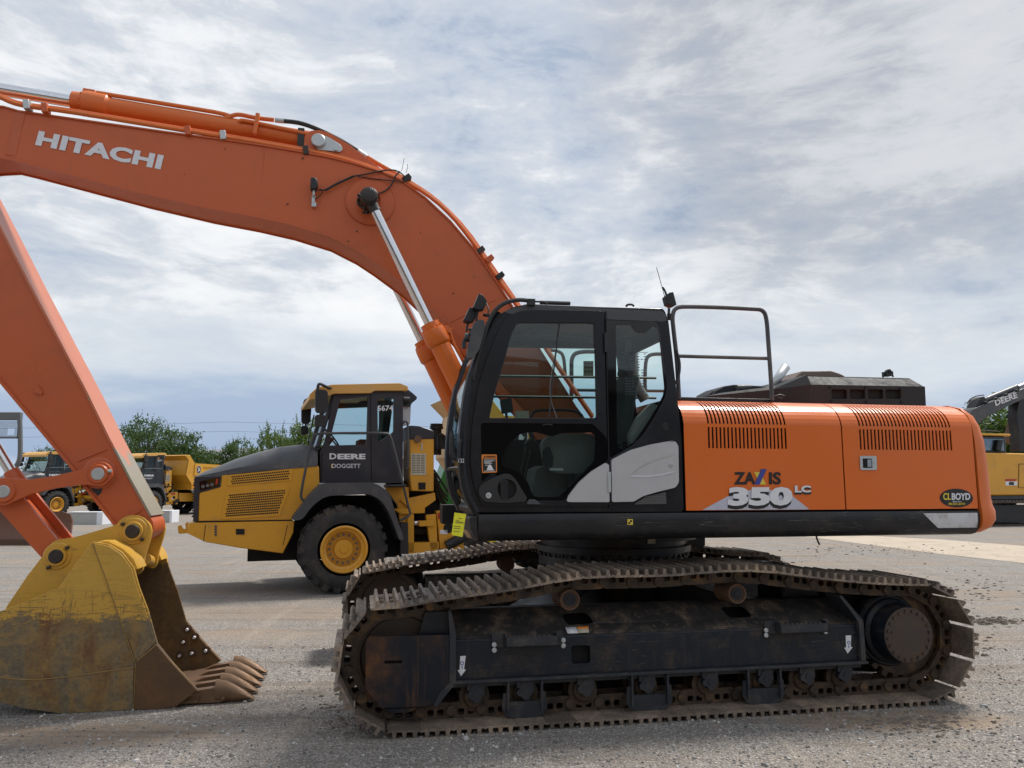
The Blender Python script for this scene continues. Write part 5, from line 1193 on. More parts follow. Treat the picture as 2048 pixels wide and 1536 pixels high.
# grille front
b = MB(); gf = aP([(389,953),(443,951),(441,974),(398,986),(396,1044),(386,1043)], vh0-.012); b.plate(gf, vh0-.012, TW-vh0+.012); gr_ = b.build('front_grille', 'dgrey2', AD, bev=.01)
uf = aO(388, 1000, vh0)[0]
for k in range(14):
    z = aO(388, 1040, vh0)[1]+.04+k*.045; q = MB(); q.box((uf-.03, vh0+.12, z), (uf-.005, TW-vh0-.12, z+.02)); q.build('grille_slat', 'dark', gr_)
b = MB(); b.plate(aP([(399,963),(440,954),(437,972),(400,981)], vh0-.02), vh0-.022, vh0-.012); hl = b.build('headlight', 'blackglass', AD)
b = MB(); b.plate(aP([(432,959),(436,957),(435,968),(431,969)], vh0-.023), vh0-.026, vh0-.022); b.build('marker_lamp', 'grid_red', hl)
for k in range(3):
    c = a3(406+k*9, 973-k*2, vh0-.023); q = MB(); q.cyl(c, c-Vector((0, .006, 0)), .026, n=12); q.build('lamp_lens', 'greypaint', hl)
# perforated panels (raised unpierced sheet; dark quads laid on it paint the shaded holes)
def perf(outline, rows, cols, name):
    q = aP(outline, vh0); b = MB()
    o = rpoly(q, .02); b.plate(o, vh0-.012, vh0-.001); p = b.build(name, 'deere', AD, bev=.003)
    P = [Vector(x) for x in q]
    b = MB()
    for j in range(rows):
        for i in range(cols):
            s, t = (i+.5+(.5 if j % 2 else 0))/(cols+.5), (j+.5)/rows
            s = .05+s*.90; t = .08+t*.84
            w = (P[0]*(1-s)+P[1]*s)*(1-t)+(P[3]*(1-s)+P[2]*s)*t
            hw, hh = (P[1]-P[0]).length/cols*.33, (P[3]-P[0]).length/rows*.27
            dx = (P[1]-P[0]).normalized()*hw; dy = Vector((0, hh))
            k = len(b.v); b.add([(w.x-dx.x, vh0-.0135, w.y-dx.y-dy.y), (w.x+dx.x, vh0-.0135, w.y+dx.y-dy.y), (w.x+dx.x, vh0-.0135, w.y+dx.y+dy.y), (w.x-dx.x, vh0-.0135, w.y-dx.y+dy.y)], [(0, 1, 2, 3)])
    b.build('perforation_shade', 'dark', p, smooth=0)
perf([(456,951),(587,937),(584,961),(454,972)], 4, 26, 'grille_panel')
perf([(452,985),(581,973),(560,1032),(442,1039)], 10, 26, 'grille_panel')
# bumper
b = MB(); vb_ = .36
b.plate(aP([(376,1046),(589,1042),(587,1065),(566,1107),(480,1096),(411,1084),(375,1067)], vb_), vb_, TW-vb_); bu = b.build('bumper', 'deere', AD, bev=.02)
b = MB(); b.plate(aP([(472,1058),(489,1058),(489,1069),(472,1069)], vb_-.01), vb_-.012, vb_+.001); b.build('bumper_recess', 'dark', bu)
for xy in (((411,1050),(407,1083)), ((575,1050),(566,1090))):
    b = MB(); b.tube([a3(*xy[0], vb_), a3(*xy[1], vb_)], .006, n=5, smooth=0); b.build('panel_seam', 'dark', bu)
for k in range(4):
    b = MB(); c = a3(431.5, 1053+k*5.5, vb_); b.cyl(c, c-Vector((0, .008, 0)), .02, n=8); b.build('bumper_bolt', 'dgrey', bu)
b = MB(); b.plate(rpoly(aP([(378,1066),(357,1068),(355,1052),(362,1050),(366,1058),(372,1058),(370,1046),(378,1044)], .8), .02), .8, .86); b.build('tow_hook', 'deere', AD)
b = MB(); b.plate([(aO(500,1000,1)[0], .5), (aO(800,1000,1)[0], .5), (aO(800,1000,1)[0], 1.1), (aO(500,1000,1)[0], 1.1)], .75, TW-.75); b.build('front_chassis', 'dark', AD)
# fender
fo_ = [(581,1041),(620,989),(638,970),(660,966),(751,965),(778,985),(790,1025),(808,1079)]; fi_ = [(799,1081),(778,1025),(762,1000),(739,988),(650,992),(622,1014),(604,1040)]
b = MB(); b.plate(rpoly(aP(fo_+fi_, .05), .16, 5), .02, .75); b.build('fender', 'gplastic', AD, bev=.02)
b = MB(); b.box((-.75, .72, .9), (.8, .80, WR*2+.15)); b.build('wheel_arch', 'dark', AD)
b = MB(); b.plate(aP([(800,1045),(815,1045),(816,1108),(800,1108)], .3), .25, .6); b.build('mud_flap', 'plastic', AD)
# cab
vc_ = .48; vC1 = TW-.48
win1 = rpoly(aP([(681,799),(736,794),(733,889),(657,891)], vc_), .03); win2 = rpoly(aP([(755,797),(788,795),(787,864),(756,884)], vc_), .03)
cabp = aP([(668,786),(806,780),(806,966),(641,966),(640,905),(650,880)], vc_)
b = MB(); b.plate(cabp, vc_, vc_+.07, [win1, win2]); cb2 = b.build('cab', 'dgrey2', AD, bev=.015)
b = MB(); b.plate(cabp, vC1-.07, vC1, [rpoly(aP([(681,799),(790,795),(790,884),(657,891)], vc_), .03)]); b.build('cab_far_side', 'dgrey2', cb2)
b = MB(); b.plate(win1, vc_+.03, vc_+.035); b.build('cab_window', 'dglass', cb2, smooth=0)
b = MB(); b.plate(win2, vc_+.03, vc_+.035); b.build('cab_window', 'dglass', cb2, smooth=0)
pA, pB = aO(668, 790, vc_), aO(650, 893, vc_)
ws_ = [Vector((pA[0], vc_+.05, pA[1])), Vector((pA[0], vC1-.05, pA[1])), Vector((pB[0]-.12, vC1-.05, pB[1])), Vector((pB[0]-.12, vc_+.05, pB[1]))]
b = MB(); b.add(ws_, [(0, 1, 2, 3)]); b.build('windscreen', 'dglass', cb2, solid=.01, smooth=0)
b = MB(); b.tube([ws_[0], ws_[3]], .04, smooth=0); b.tube([ws_[1], ws_[2]], .04, smooth=0); b.tube([ws_[2]+Vector((0,0,-.02)), ws_[3]+Vector((0,0,-.02))], .05, smooth=0); b.build('windscreen_post', 'dgrey2', cb2)
b = MB(); uc_ = aO(806, 900, vc_)[0]; b.box((pB[0]-.05, vc_+.07, aO(641,966,vc_)[1]), (uc_, vC1-.07, aO(700,893,vc_)[1])); b.box((uc_-.05, vc_+.07, pB[1]), (uc_-.01, vc_+.35, pA[1])); b.box((uc_-.05, vC1-.35, pB[1]), (uc_-.01, vC1-.07, pA[1])); b.build('cab_lower', 'dgrey2', cb2)
b = MB(); s0 = aO(715, 890, 1.3); b.box((s0[0], 1.15, s0[1]-.1), (s0[0]+.5, 1.6, s0[1]+.1)); b.obox((s0[0]+.5, 1.37, s0[1]+.4), (.14, .5, .85), (0, .12, 0)); b.obox((s0[0]+.56, 1.37, s0[1]+.92), (.1, .28, .22), (0, .1, 0)); b.build('seat', 'seat', cb2, bev=.03)
b = MB(); c = Vector((s0[0]-.45, 1.37, s0[1]+.12)); rot = Matrix.Rotation(.9, 3, 'Y'); b.tube([c+rot@Vector((.2*math.cos(t*.4488), .2*math.sin(t*.4488), 0)) for t in range(15)], .015, n=6, smooth=0); b.tube([c, c+Vector((-.25, 0, -.35))], .04, smooth=0); b.build('steering_wheel', 'plastic', cb2)
for (x, y) in (((644,905),(643,960)), ((741,790),(743,962))):
    b = MB(); b.tube([a3(*x, vc_-.002), a3(*y, vc_-.002)], .008, n=5, smooth=0); b.build('door_seam', 'dark', cb2)
# roof
b = MB(); rf = aP([(618,800),(620,788),(635,774),(665,769),(799,766),(816,773),(816,781),(750,781),(742,786),(668,787),(655,792),(640,796)], vc_-.1)
b.plate(rf, vc_-.10, vC1+.10); b.build('cab_roof', 'deere_roof', cb2, bev=.04, segs=3)
# lettering: DEERE, DOGGETT, 5674
lv = vc_-.004
lettering('D', aO(659,918.5,lv), aO(673,918.5,lv), aO(659,906.5,lv), lv, 'white', 'lettering', cb2, bold=.03)
lettering('EERE', aO(675,918.5,lv), aO(731,918.5,lv), aO(675,907.5,lv), lv, 'white', 'lettering', cb2, bold=.045)
lettering('DOGGETT', aO(664,936,lv), aO(721,936,lv), aO(664,927.5,lv), lv, 'white', 'lettering', cb2, bold=.008)
b = MB(); b.plate(aP([(662.5,928),(664,928),(664,936),(662.5,936)], lv), lv-.002, lv); b.build('lettering', 'decal_yellow', cb2)
num_v = vc_-.004
lettering('5674', aO(755,822,num_v), aO(786,821.5,num_v), aO(755,811,num_v), num_v, 'white', 'lettering', cb2, bold=.02)
# mirrors and brackets
for (v, q) in ((.12, [(631,781),(635,778),(652,780),(656,785),(655,820),(651,826),(634,825),(631,820)]), (.12, [(630,832),(634,829),(653,831),(656,835),(653,852),(635,853),(630,850)])):
    b = MB(); b.plate(rpoly(aP(q, v), .03), v, v+.12); m_ = b.build('mirror', 'plastic', AD, bev=.02)
for (v, q) in ((2.35, [(603,813),(608,810),(620,812),(623,818),(621,843),(617,848),(605,847),(603,842)]), (2.35, [(602,853),(606,851),(617,853),(617,868),(605,871),(602,868)])):
    b = MB(); b.plate(rpoly(aP(q, v), .03), v, v+.12); m_ = b.build('mirror', 'plastic', AD, bev=.02)
b = MB(); b.tube([a3(668,778,.5), a3(655,775,.3), a3(640,767,.15), a3(636,770,.14), a3(635,785,.15)], .025); b.tube([a3(643,825,.15), a3(643,833,.15)], .02, smooth=0); b.build('mirror_arm', 'plastic', AD)
b = MB(); b.tube([a3(634,800,2.1), a3(615,798,2.35), a3(609,802,2.4), a3(608,815,2.4)], .025); b.tube([a3(612,845,2.4), a3(611,855,2.4)], .02, smooth=0); b.tube([a3(628,830,2.0), a3(616,885,1.2)], .012, smooth=0); b.tube([a3(636,850,1.5), a3(618,890,1.0)], .010, smooth=0); b.build('mirror_arm', 'plastic', AD)
# handrail
b = MB(); b.tube([a3(x, y, .25) for x, y in [(612,1003),(602,998),(602,985),(615,920),(625,874),(632,867),(700,866),(772,866),(781,871),(790,905),(804,960),(817,1015),(822,1030),(800,1041)]], .022, n=8, smooth=1); b.build('handrail', 'gplastic', AD)
b = MB(); b.tube([a3(x, y, .4) for x, y in [(806,848),(808,842),(814,843),(816,850),(817,935),(812,938)]], .02, n=8); b.build('grab_rail', 'gplastic', AD)
b = MB(); b.plate(aP([(775,969),(812,969),(812,974),(775,975)], .3), .25, .7); b.tube([a3(775,972,.2), a3(812,971,.2)], .02, smooth=0); b.build('deck_step', 'skirt', AD)
# rear roof bracket and lamp
b = MB(); b.plate(aP([(806,781),(816,779),(825,786),(834,794),(833,799),(824,806),(820,814),(806,812)], .7), .7, .73); b.build('roof_bracket', 'dgrey2', AD)
b = MB(); b.plate(aP([(806,812),(822,812),(820,848),(806,850)], .8), .8, 1.2); b.build('exhaust_shield', 'zinc', AD)
b = MB(); c = a3(812, 800, .62); b.cyl(c+Vector((-.05,0,0)), c+Vector((.06,0,0)), .06, n=14); b.build('rear_lamp', 'plastic', AD)
# tank box
b = MB(); b.plate(aP([(820,878),(868,877),(868,983),(823,982),(820,950)], .45), .45, 1.1); tk = b.build('hydraulic_tank', 'deere', AD, bev=.02)
b = MB(); b.plate(aP([(820,851),(838,852),(868,862),(868,877),(820,879)], .45), .44, 1.3); b.build('tank_top', 'dgrey2', tk, bev=.01)
b = MB(); c = a3(834, 880, .45); b.lathe([(0, .02), (.05, .02), (.05, .07), (.08, .07), (.08, 0)], c, (0, -1, .2), 7); b.build('tank_cap', 'rust', tk)
b = MB(); b.plate(rpoly(aP([(842.5,886),(845,886),(845,902),(842.5,902)], .44), .01), .435, .449); b.build('sight_glass', 'zinc', tk)
b = MB(); b.plate(aP([(822,907),(852,907),(852,950),(822,950)], .44), .438, .449); st_ = b.build('service_chart', 'offwhite', tk)
b = MB()
for i in range(11):
    for j in range(3): b.plate(aP([(824+j*9,910+i*3.4),(831+j*9,910+i*3.4),(831+j*9,911.2+i*3.4),(824+j*9,911.2+i*3.4)], .437), .434, .4375)
b.build('chart_print', 'dgrey', st_)
b = MB(); b.plate(aP([(837,965),(851,965),(851,979),(837,979)], .44), .436, .449); b.build('tank_window', 'dark', tk)
# articulation frames, brackets, cylinders
def blk(pts, v0, v1, mat='deere', name='chassis_plate', bev=.01):
    b = MB(); b.plate(aP(pts, v0), v0, v1); return b.build(name, mat, AD, bev=bev)
blk([(770,975),(790,968),(818,975),(818,1050),(800,1050),(795,1010)], .55, .62)
blk([(800,1000),(870,985),(872,1000),(850,1016),(820,1018)], .5, .58)
blk([(786,1018),(850,1016),(850,1026),(800,1028)], .5, 1.0)
blk([(815,1028),(828,1028),(828,1106),(816,1106)], .5, .6); blk([(852,1030),(872,1028),(876,1100),(862,1104)], .5, .6)
blk([(815,1086),(878,1084),(878,1098),(840,1106),(815,1108)], .5, 1.1)
blk([(838,1042),(868,1040),(868,1052),(838,1053)], .45, .7)
b = MB(); b.cyl(a3(828,1046,.6), a3(862,1045,.6), .05, n=16); b.build('steering_rod', 'chrome', AD)
b = MB(); b.plate(aP([(785,962),(880,962),(880,1040),(785,1040)], .95), .95, 1.7); b.build('chassis_core', 'dark', AD)
b = MB(); b.cyl(a3(828,1060,.7), a3(862,1060,.7), .09, n=16); b.box((aO(800,1010,1)[0], .8, .6), (aO(880,1100,1)[0], TW-.8, 1.25)); b.build('articulation_joint', 'dark', AD)
b = MB(); random.seed(11)
for k in range(7):
    p, q = a3(868+random.uniform(-4,4), 940+k*6, .6+.06*k), a3(895+random.uniform(-8,8), 985+k*8, .7+.06*k)
    b.tube([p, (p+q)/2+Vector((random.uniform(-.1,.1), 0, -.12)), q], .022, n=6)
b.build('hydraulic_hoses', 'plastic', AD)
blk([(873,1022),(925,1018),(928,1100),(880,1098)], .55, .75, 'deere', 'rear_frame_plate')
blk([(876,1026),(905,1024),(905,1036),(877,1038)], .53, .56, 'grid_red', 'red_bar')
b = MB(); c = a3(897, 1056, .54); b.cyl(c, c+Vector((0, .02, 0)), .09, n=20); b.build('frame_hole', 'dark', AD)
b = MB(); b.cyl(a3(893,1092,.5), a3(930,1072,.5), .09, n=18); b.build('stop_cylinder', 'skirt', AD)
b = MB(); b.plate(aP([(880,1060),(895,1060),(895,1068),(880,1068)], .545), .54, .549); b.build('arrow_sticker', 'white', AD)
# rear chassis and dump body (metric)
b = MB(); b.box((2.5, .85, .75), (7.2, TW-.85, 1.25)); b.build('rear_chassis', 'deere', AD, bev=.02)
bodyside = [(2.15, 2.30), (2.30, 3.15), (2.02, 3.42), (2.35, 3.46), (2.75, 2.98), (7.0, 2.86), (8.0, 3.05), (7.9, 2.6), (6.9, 1.72), (5.6, 1.50), (3.2, 1.42), (2.6, 1.75)]
for (v0, v1) in ((-.02, .06), (TW-.06, TW+.02)):
    b = MB(); b.plate(bodyside, v0, v1); sd = b.build('dump_body_side', 'deere', AD, bev=.01)
    vv = v0-.04 if v0 < 1 else v1
    b = MB(); b.plate([(2.75, 2.98), (7.0, 2.86), (7.0, 2.70), (2.75, 2.80)], vv, vv+.04); b.plate([(4.9, 2.72), (5.05, 2.72), (4.7, 1.6), (4.5, 1.6)], vv, vv+.04); b.build('body_rib', 'deere', sd)
    b = MB(); q = 2.95; b.plate([(q+.16+.14*math.cos(t*math.pi/10), 2.50+.20*math.sin(t*math.pi/10)) for t in range(20)], vv-.002 if v0 < 1 else vv+.04, (vv-.002 if v0 < 1 else vv+.04)+.004) if 0 else None
b = MB(); b.plate([(2.02, 3.42), (2.30, 3.15), (2.15, 2.30), (2.6, 1.75), (2.62, 1.44), (2.70, 1.44), (2.68, 1.78), (2.25, 2.32), (2.40, 3.16), (2.12, 3.46)], .0, TW); b.build('headboard', 'deere', AD)
b = MB(); b.box((2.6, .05, 1.45), (6.2, TW-.05, 1.52)); b.plate([(6.2, 1.46), (7.9, 2.5), (7.9, 2.56), (6.2, 1.53)], .05, TW-.05); b.build('body_floor', 'deere', AD)
b = MB(); b.plate([(3.1, 1.43), (3.7, 1.43), (3.5, 2.1), (3.2, 2.2), (2.7, 1.75)], -.06, -.025); b.build('body_guard', 'decal_black', AD)
for v in (.25, TW-.25):
    b = MB(); b.cyl((3.0, v-.33 if v < 1 else v+.33, 1.0), (4.6, v-.33 if v < 1 else v+.33, 2.05), .055, n=14); b.cyl((3.0, v-.33 if v < 1 else v+.33, 1.0), (3.7, v-.33 if v < 1 else v+.33, 1.46), .09, n=14); b.build('lift_cylinder', 'chrome', AD)
# emblem: oval badge with a leaping stag, on the body side near its front
def badge(parent, v):
    b = MB(); c = (3.02, 2.62)
    b.plate([(c[0]+.15*math.copysign(abs(math.cos(t*math.pi/14))**.7, math.cos(t*math.pi/14)), c[1]+.22*math.copysign(abs(math.sin(t*math.pi/14))**.7, math.sin(t*math.pi/14))) for t in range(28)], v-.006, v); w = b.build('emblem_badge', 'white', parent)
    b = MB(); b.plate([(c[0]+.135*math.copysign(abs(math.cos(t*math.pi/14))**.7, math.cos(t*math.pi/14)), c[1]+.205*math.copysign(abs(math.sin(t*math.pi/14))**.7, math.sin(t*math.pi/14))) for t in range(28)], v-.009, v-.0062); b.build('emblem_field', 'decal_black', w)
    b = MB(); sh_ = [(-.09,-.13),(-.03,-.06),(-.02,.02),(-.05,.07),(-.04,.13),(-.01,.09),(.01,.15),(.03,.09),(.02,.04),(.05,.0),(.09,-.02),(.06,-.05),(.09,-.12),(.04,-.07),(-.01,-.08),(-.05,-.14)]
    b.plate([(c[0]+x, c[1]+z) for x, z in sh_], v-.012, v-.0092); b.build('emblem_figure', 'white', w)
badge(AD, -.065)
b = MB(); b.plate([(2.72, 2.30), (3.35, 2.30), (3.30, 2.90), (2.75, 2.95)], -.062, -.021); b.build('badge_plate', 'deere', AD)
b = MB(); c = a3(873, 858, 1.6); b.cyl(c+Vector((0,0,-.5)), c+Vector((0,0,.0)), .10, n=18); b.cyl(c, c+Vector((0,0,.05)), .13, n=18); b.cyl(c+Vector((0,0,.06)), c+Vector((0,0,.10)), .12, n=18); b.build('air_intake', 'plastic', AD)
b = MB(); b.cyl(a3(884,872,1.4), a3(884,898,1.4), .10, n=14); b.tube([a3(880,868,1.3), a3(889,872,1.3), a3(893,892,1.3)], .03); b.build('intake_duct', 'plastic', AD)
# far trucks: copies seen from their front quarter
def place(src, px, py, yaw, label, group=None, dz=0):
    g = ground(px, py); c = copy_tree(src); c.location = (g.x, g.y, dz); c.rotation_euler = (0, 0, yaw); c['label'] = label
    if group: c['group'] = group
    return c
T2 = place(AD, 303, 1033, 1.12, 'distant yellow dump truck with raised-sided bed left of the dark grey truck hood')
T3 = place(AD, 112, 1037, 1.12, 'distant yellow dump truck behind the orange bucket link at far left')
T4 = copy_tree(AD); T4.location = (-1.0, -9.0, 0); T4.rotation_euler = (0, 0, math.pi+.1); T4['label'] = 'yellow dump truck parked behind the viewer and mirrored in the cab glass'
# ================================================================== SECOND EXCAVATOR (right), with grey boom
g1 = ground(1985, 1053); X_ = Frame(g1.x, g1.y, .30); xO, x3, xP = X_.on, X_.p3, X_.poly
XD = thing('crawler_excavator', 'yellow excavator with dark grey lettered boom at the right edge behind the orange one', 'excavator', (g1.x, g1.y, 0), .30)
def bxp(pts, v0, v1, mat, name, par=XD, bev=.02, r=.05):
    b = MB(); b.plate(rpoly(xP(pts, v0), r), v0, v1); return b.build(name, mat, par, bev=bev)
for v0 in (0, 2.8):
    tr = MB(); L0, L1, h = -.6, 4.9, xO(2010, 1003, 0)[1]; R = h/2; pts = []
    for k in range(25): a = math.pi/2+math.pi*k/24; pts.append((L0+R+math.cos(a)*R, R+math.sin(a)*R))
    for k in range(25): a = -math.pi/2+math.pi*k/24; pts.append((L1-R+math.cos(a)*R, R+math.sin(a)*R))
    inn = [(u+(R*.14 if u < 2 else -R*.14)*(1 if abs(z-R) < R else 0), R+(z-R)*.86) for u, z in pts]
    tr.plate(pts, v0, v0+.7, [inn]); t_ = tr.build('crawler_track', 'link', XD)
    for k in range(24):
        u = L0+R+(L1-L0-2*R)*k/23
        q = MB(); q.box((u-.05, v0-.02, h), (u+.03, v0+.72, h+.045)); q.build('track_shoe', 'shoe', t_, smooth=0)
    for k in range(9):
        a = math.pi/2+math.pi*(k+.5)/9; q = MB(); q.obox((L0+R+math.cos(a)*(R+.02), v0+.35, R+math.sin(a)*(R+.02)), (.05, .74, .10), (0, -a, 0)); q.build('track_shoe', 'shoe', t_, smooth=0)
    q = MB(); q.box((L0+R*.4, v0+.15, R*.3), (L1-R*.4, v0+.5, R*1.7)); q.build('track_frame', 'skirt', XD)
    for uu in (L0+R, L1-R): q = MB(); q.cyl((uu, v0+.06, R), (uu, v0+.6, R), R*.7, n=24); q.build('drive_wheel', 'dark', XD)
b = MB(); b.cyl((2.3, 1.75, .9), (2.3, 1.75, 1.7), .8, n=30); b.build('slewing_ring', 'dark', XD)
zA = xO(2000, 1001, .2)[1]; zB = xO(2000, 991, .2)[1]; zC = xO(2000, 906, .2)[1]
b = MB(); b.box((-.75, .2, zA), (5.6, 3.3, zB)); b.build('house_frame', 'dgrey2', XD, bev=.05)
b = MB(); b.box((-.85, .15, zB), (4.6, 3.3, zC)); hs_ = b.build('house', 'deere', XD, bev=.06)
b = MB(); b.box((4.62, .25, zA), (5.7, 3.25, zC-.1)); b.build('counterweight', 'dgrey2', XD, bev=.15)
b = MB(); b.tube([x3(2038,928,.14), x3(2060,928,.14), x3(2060,975,.14), x3(2037,975,.14), x3(2038,928,.14)], .012, n=5, smooth=0); b.build('door_seam', 'dark', hs_)
b = MB(); b.plate(xP([(2011,962),(2030,962),(2034,958),(2011,958)], .14), .13, .149); b.build('warning_decal', 'grid_red', hs_)
b = MB(); b.plate(xP([(2011,963),(2034,963),(2034,971),(2011,971)], .14), .13, .149); w_ = b.build('warning_decal', 'white', hs_)
b = MB(); b.plate(xP([(2018,964),(2028,964),(2028,970),(2018,970)], .128), .126, .129); b.build('decal_print', 'decal_black', w_)
b = MB(); b.box((-.7, .4, zC+.002), (1.6, 1.6, zC+.75)); cbx = b.build('cab', 'dgrey2', XD, bev=.05)
b = MB(); b.box((-.55, .37, zC+.12), (1.45, .398, zC+.62)); b.build('cab_window', 'glass_dark', cbx)
b = MB(); b.box((-.8, .3, zC+.752), (1.8, 1.7, zC+.85)); b.build('cab_roof', 'deere', cbx, bev=.03)
b = MB(); b.tube([(-.6, .35, zC+.95), (.2, .35, zC+.98), (1.2, .35, zC+.95)], .02, n=6); b.cyl((1.0, .3, zC+.1), (1.15, .3, zC+.55), .12, n=12); b.build('roof_rail', 'plastic', XD)
# boom, grey, reaching up to the right and the stick down
vb_ = 1.5
bo = [(1941,826),(1946,818),(2048,777),(2110,752),(2190,735),(2210,750),(2120,770),(2048,797),(1974,833),(1958,848),(1930,850)]
b = MB(); b.plate(rpoly(xP(bo, vb_), .12), vb_, vb_+.7); bm_ = b.build('boom', 'dgrey', XD, bev=.03)
lettering('DEERE', xO(1992,812,vb_-.03), xO(2036,795,vb_-.03), xO(1989,801,vb_-.03), vb_-.02, 'white', 'lettering', bm_, bold=.03)
b = MB(); b.cyl(x3(1968,801,vb_+.35), x3(2034,774,vb_+.35), .13, n=18); b.build('arm_cylinder', 'dgrey', XD)
b = MB(); b.cyl(x3(2030,776,vb_+.35), x3(2120,739,vb_+.35), .075, n=16); b.build('arm_cylinder_rod', 'chrome', XD)
b = MB(); b.plate(rpoly(xP([(1955,815),(1962,798),(1972,792),(1980,803)], vb_), .04), vb_+.1, vb_+.6); b.tube([x3(1934,808,vb_), x3(1940,798,vb_), x3(1952,792,vb_), x3(1968,790,vb_)], .025, n=6); b.tube([x3(1936,812,vb_), x3(1944,802,vb_), x3(1956,797,vb_), x3(1966,795,vb_)], .025, n=6); b.build('boom_hoses', 'plastic', XD)
for x in (1972, 1992, 2012, 2034):
    b = MB(); y = 811-(x-1964)*.39-3; b.obox(x3(x, y, vb_-.02), (.12, .12, .10), (0, -.38, 0)); b.build('pipe_clamp', 'plastic', bm_)
b = MB(); b.plate(rpoly(xP([(2040,790),(2050,785),(2056,830),(2052,900),(2040,905),(2038,860),(2034,830)], vb_+.1), .1), vb_+.1, vb_+.6); b.build('lift_cylinder', 'skirt', XD)
b = MB(); b.plate(rpoly(xP([(2019,884),(2029,846),(2044,808),(2052,812),(2046,860),(2036,888)], vb_+.8), .1), vb_+.8, vb_+1.2); b.build('bucket_back', 'rust', XD)
XB = copy_tree(XD); XB.location = (5.5, -13, 0); XB.rotation_euler = (0, 0, math.pi-.35); XB['label'] = 'yellow excavator standing behind the viewer and mirrored in the door glass'
# ================================================================== GREEN TRACTOR behind the truck
G0 = Vector((-.2, 19.5, 0)); TR = thing('tractor', 'green tractor with a yellow stripe along its hood seen behind the black cab front', 'tractor', G0, .25)
GF = Frame(G0.x, G0.y, .25); gO, g3_, gP = GF.on, GF.p3, GF.poly
zt, zm, zl = gO(890, 899, 0)[1], gO(890, 905, 0)[1], gO(890, 912, 0)[1]
b = MB(); hp_ = [(-1.7, .7), (-1.75, 1.5), (-1.4, zt-.12), (-.8, zt-.02), (1.2, zt+.12), (3.0, zt+.15), (3.0, .8)]
b.plate(rpoly(hp_, .15), 0, 1.1); hd_ = b.build('hood', 'green', TR, bev=.08, segs=3)
b = MB(); b.plate([(-1.6, zl), (3.0, zl+.18), (3.0, zm+.18), (-1.55, zm)], -.012, -.001); b.build('hood_stripe', 'tyellow', hd_)
b = MB(); b.box((-.9, -.01, .95), (1.6, .0, zl-.25)); b.build('side_grille', 'dark', hd_)
for (u, v, r_) in ((-.4, -.55, .75), (-.4, 1.15, .75), (4.0, -.75, 1.0), (4.0, 1.2, 1.0)):
    b = MB(); b.lathe([(0, r_*.5), (0, r_*.85), (.06, r_), (.44, r_), (.5, r_*.85), (.5, r_*.5)], (u, v, r_), (0, 1, 0), 30); tt = b.build('tyre', 'rubber', TR)
    for k in range(20):
        a = 2*math.pi*k/20; q = MB(); q.obox((u+math.cos(a)*(r_+.01), v+.25, r_+math.sin(a)*(r_+.01)), (.06, .46, .09), (0, -a, 0)); q.build('tread_lug', 'rubber', tt, smooth=0)
    b = MB(); b.lathe([(.05, r_*.52), (.12, r_*.48), (.2, r_*.2), (.18, 0)], (u, v, r_), (0, 1, 0), 24); b.build('rim', 'tyellow', tt)
b = MB(); b.box((3.02, -.2, .9), (4.8, 1.3, 2.0)); b.build('cab_base', 'green', TR, bev=.05)
cw_ = [rpoly([(3.15, 2.05), (4.65, 2.05), (4.6, 2.8), (3.3, 2.8)], .05)]
for v in (-.2, 1.26): b = MB(); b.plate([(3.02, 2.0), (4.8, 2.0), (4.7, 2.9), (3.2, 2.9)], v, v+.04, cw_); b.build('cab_frame', 'black', TR)
b = MB(); b.box((3.1, -.3, 2.9), (4.9, 1.4, 3.0)); b.build('cab_roof', 'green', TR, bev=.04)
# ================================================================== DOZER at far left
dz = ground(60, 1090); DZ = thing('bulldozer', 'bulldozer with rusty brown blade and grey mesh guard at the left picture edge', 'bulldozer', (dz.x, dz.y, 0), .0)
D_ = Frame(dz.x, dz.y, .0); dO, d3, dP = D_.on, D_.p3, D_.poly
u0, u1 = dO(-130, 1060, 0)[0], dO(137, 1060, 0)[0]; z1 = dO(0, 1023, 0)[1]
b = MB(); secs = []
for u, k in ((u0, 1), (u1-.25, 1), (u1, .92)):
    secs.append([Vector((u, .0, .02)), Vector((u, .12, .35)), Vector((u, .15, .7*z1)), Vector((u, .02, z1*k)), Vector((u, .06, z1*k)), Vector((u, .22, .7*z1)), Vector((u, .19, .35)), Vector((u, .07, .02))])
b.loft(secs); bl = b.build('blade', 'bladerust', DZ, smooth=40)
b = MB(); b.box((u0, -.02, .0), (u1, .05, .16)); b.build('cutting_edge', 'rust', bl)
b = MB(); b.box((u0+.2, .5, .6), (dO(-90,1060,.5)[0], 4.0, 1.5)); b.build('body', 'greypaint', DZ, bev=.05)
for v in (u0-.6, dO(-110,1060,.6)[0]):
    b = MB(); b.box((v, .6, .05), (v+.55, 4.2, 1.0)); b.build('crawler_track', 'link', DZ, bev=.2, segs=4)
    b = MB(); b.box((v+.2, .15, .35), (v+.35, 1.6, .5)); b.build('push_arm', 'greypaint', DZ)
vg = .9
b = MB(); zt = dO(0, 824, vg)[1]
U = lambda x: dO(x, 880, vg)[0]; Z = lambda y: dO(20, y, vg)[1]
b.box((U(-120), vg, Z(840)), (U(37), vg+.14, Z(824))); b.build('guard_roof', 'greypaint', DZ, bev=.03)
b = MB(); b.tube([d3(39,828,vg), d3(40,850,vg), d3(41,900,vg), d3(39,922,vg), d3(30,935,vg), d3(22,950,vg)], .07, n=8); b.box((U(-120), vg-.02, Z(877)), (U(38), vg+.05, Z(873))); b.box((U(34), vg-.02, Z(877)), (U(38), vg+.05, Z(840))); b.build('guard_post', 'greypaint', DZ)
b = MB(); b.tube([d3(-60,828,vg), d3(-60,1000,vg)], .07, n=8, smooth=0); b.build('guard_post', 'greypaint', DZ)
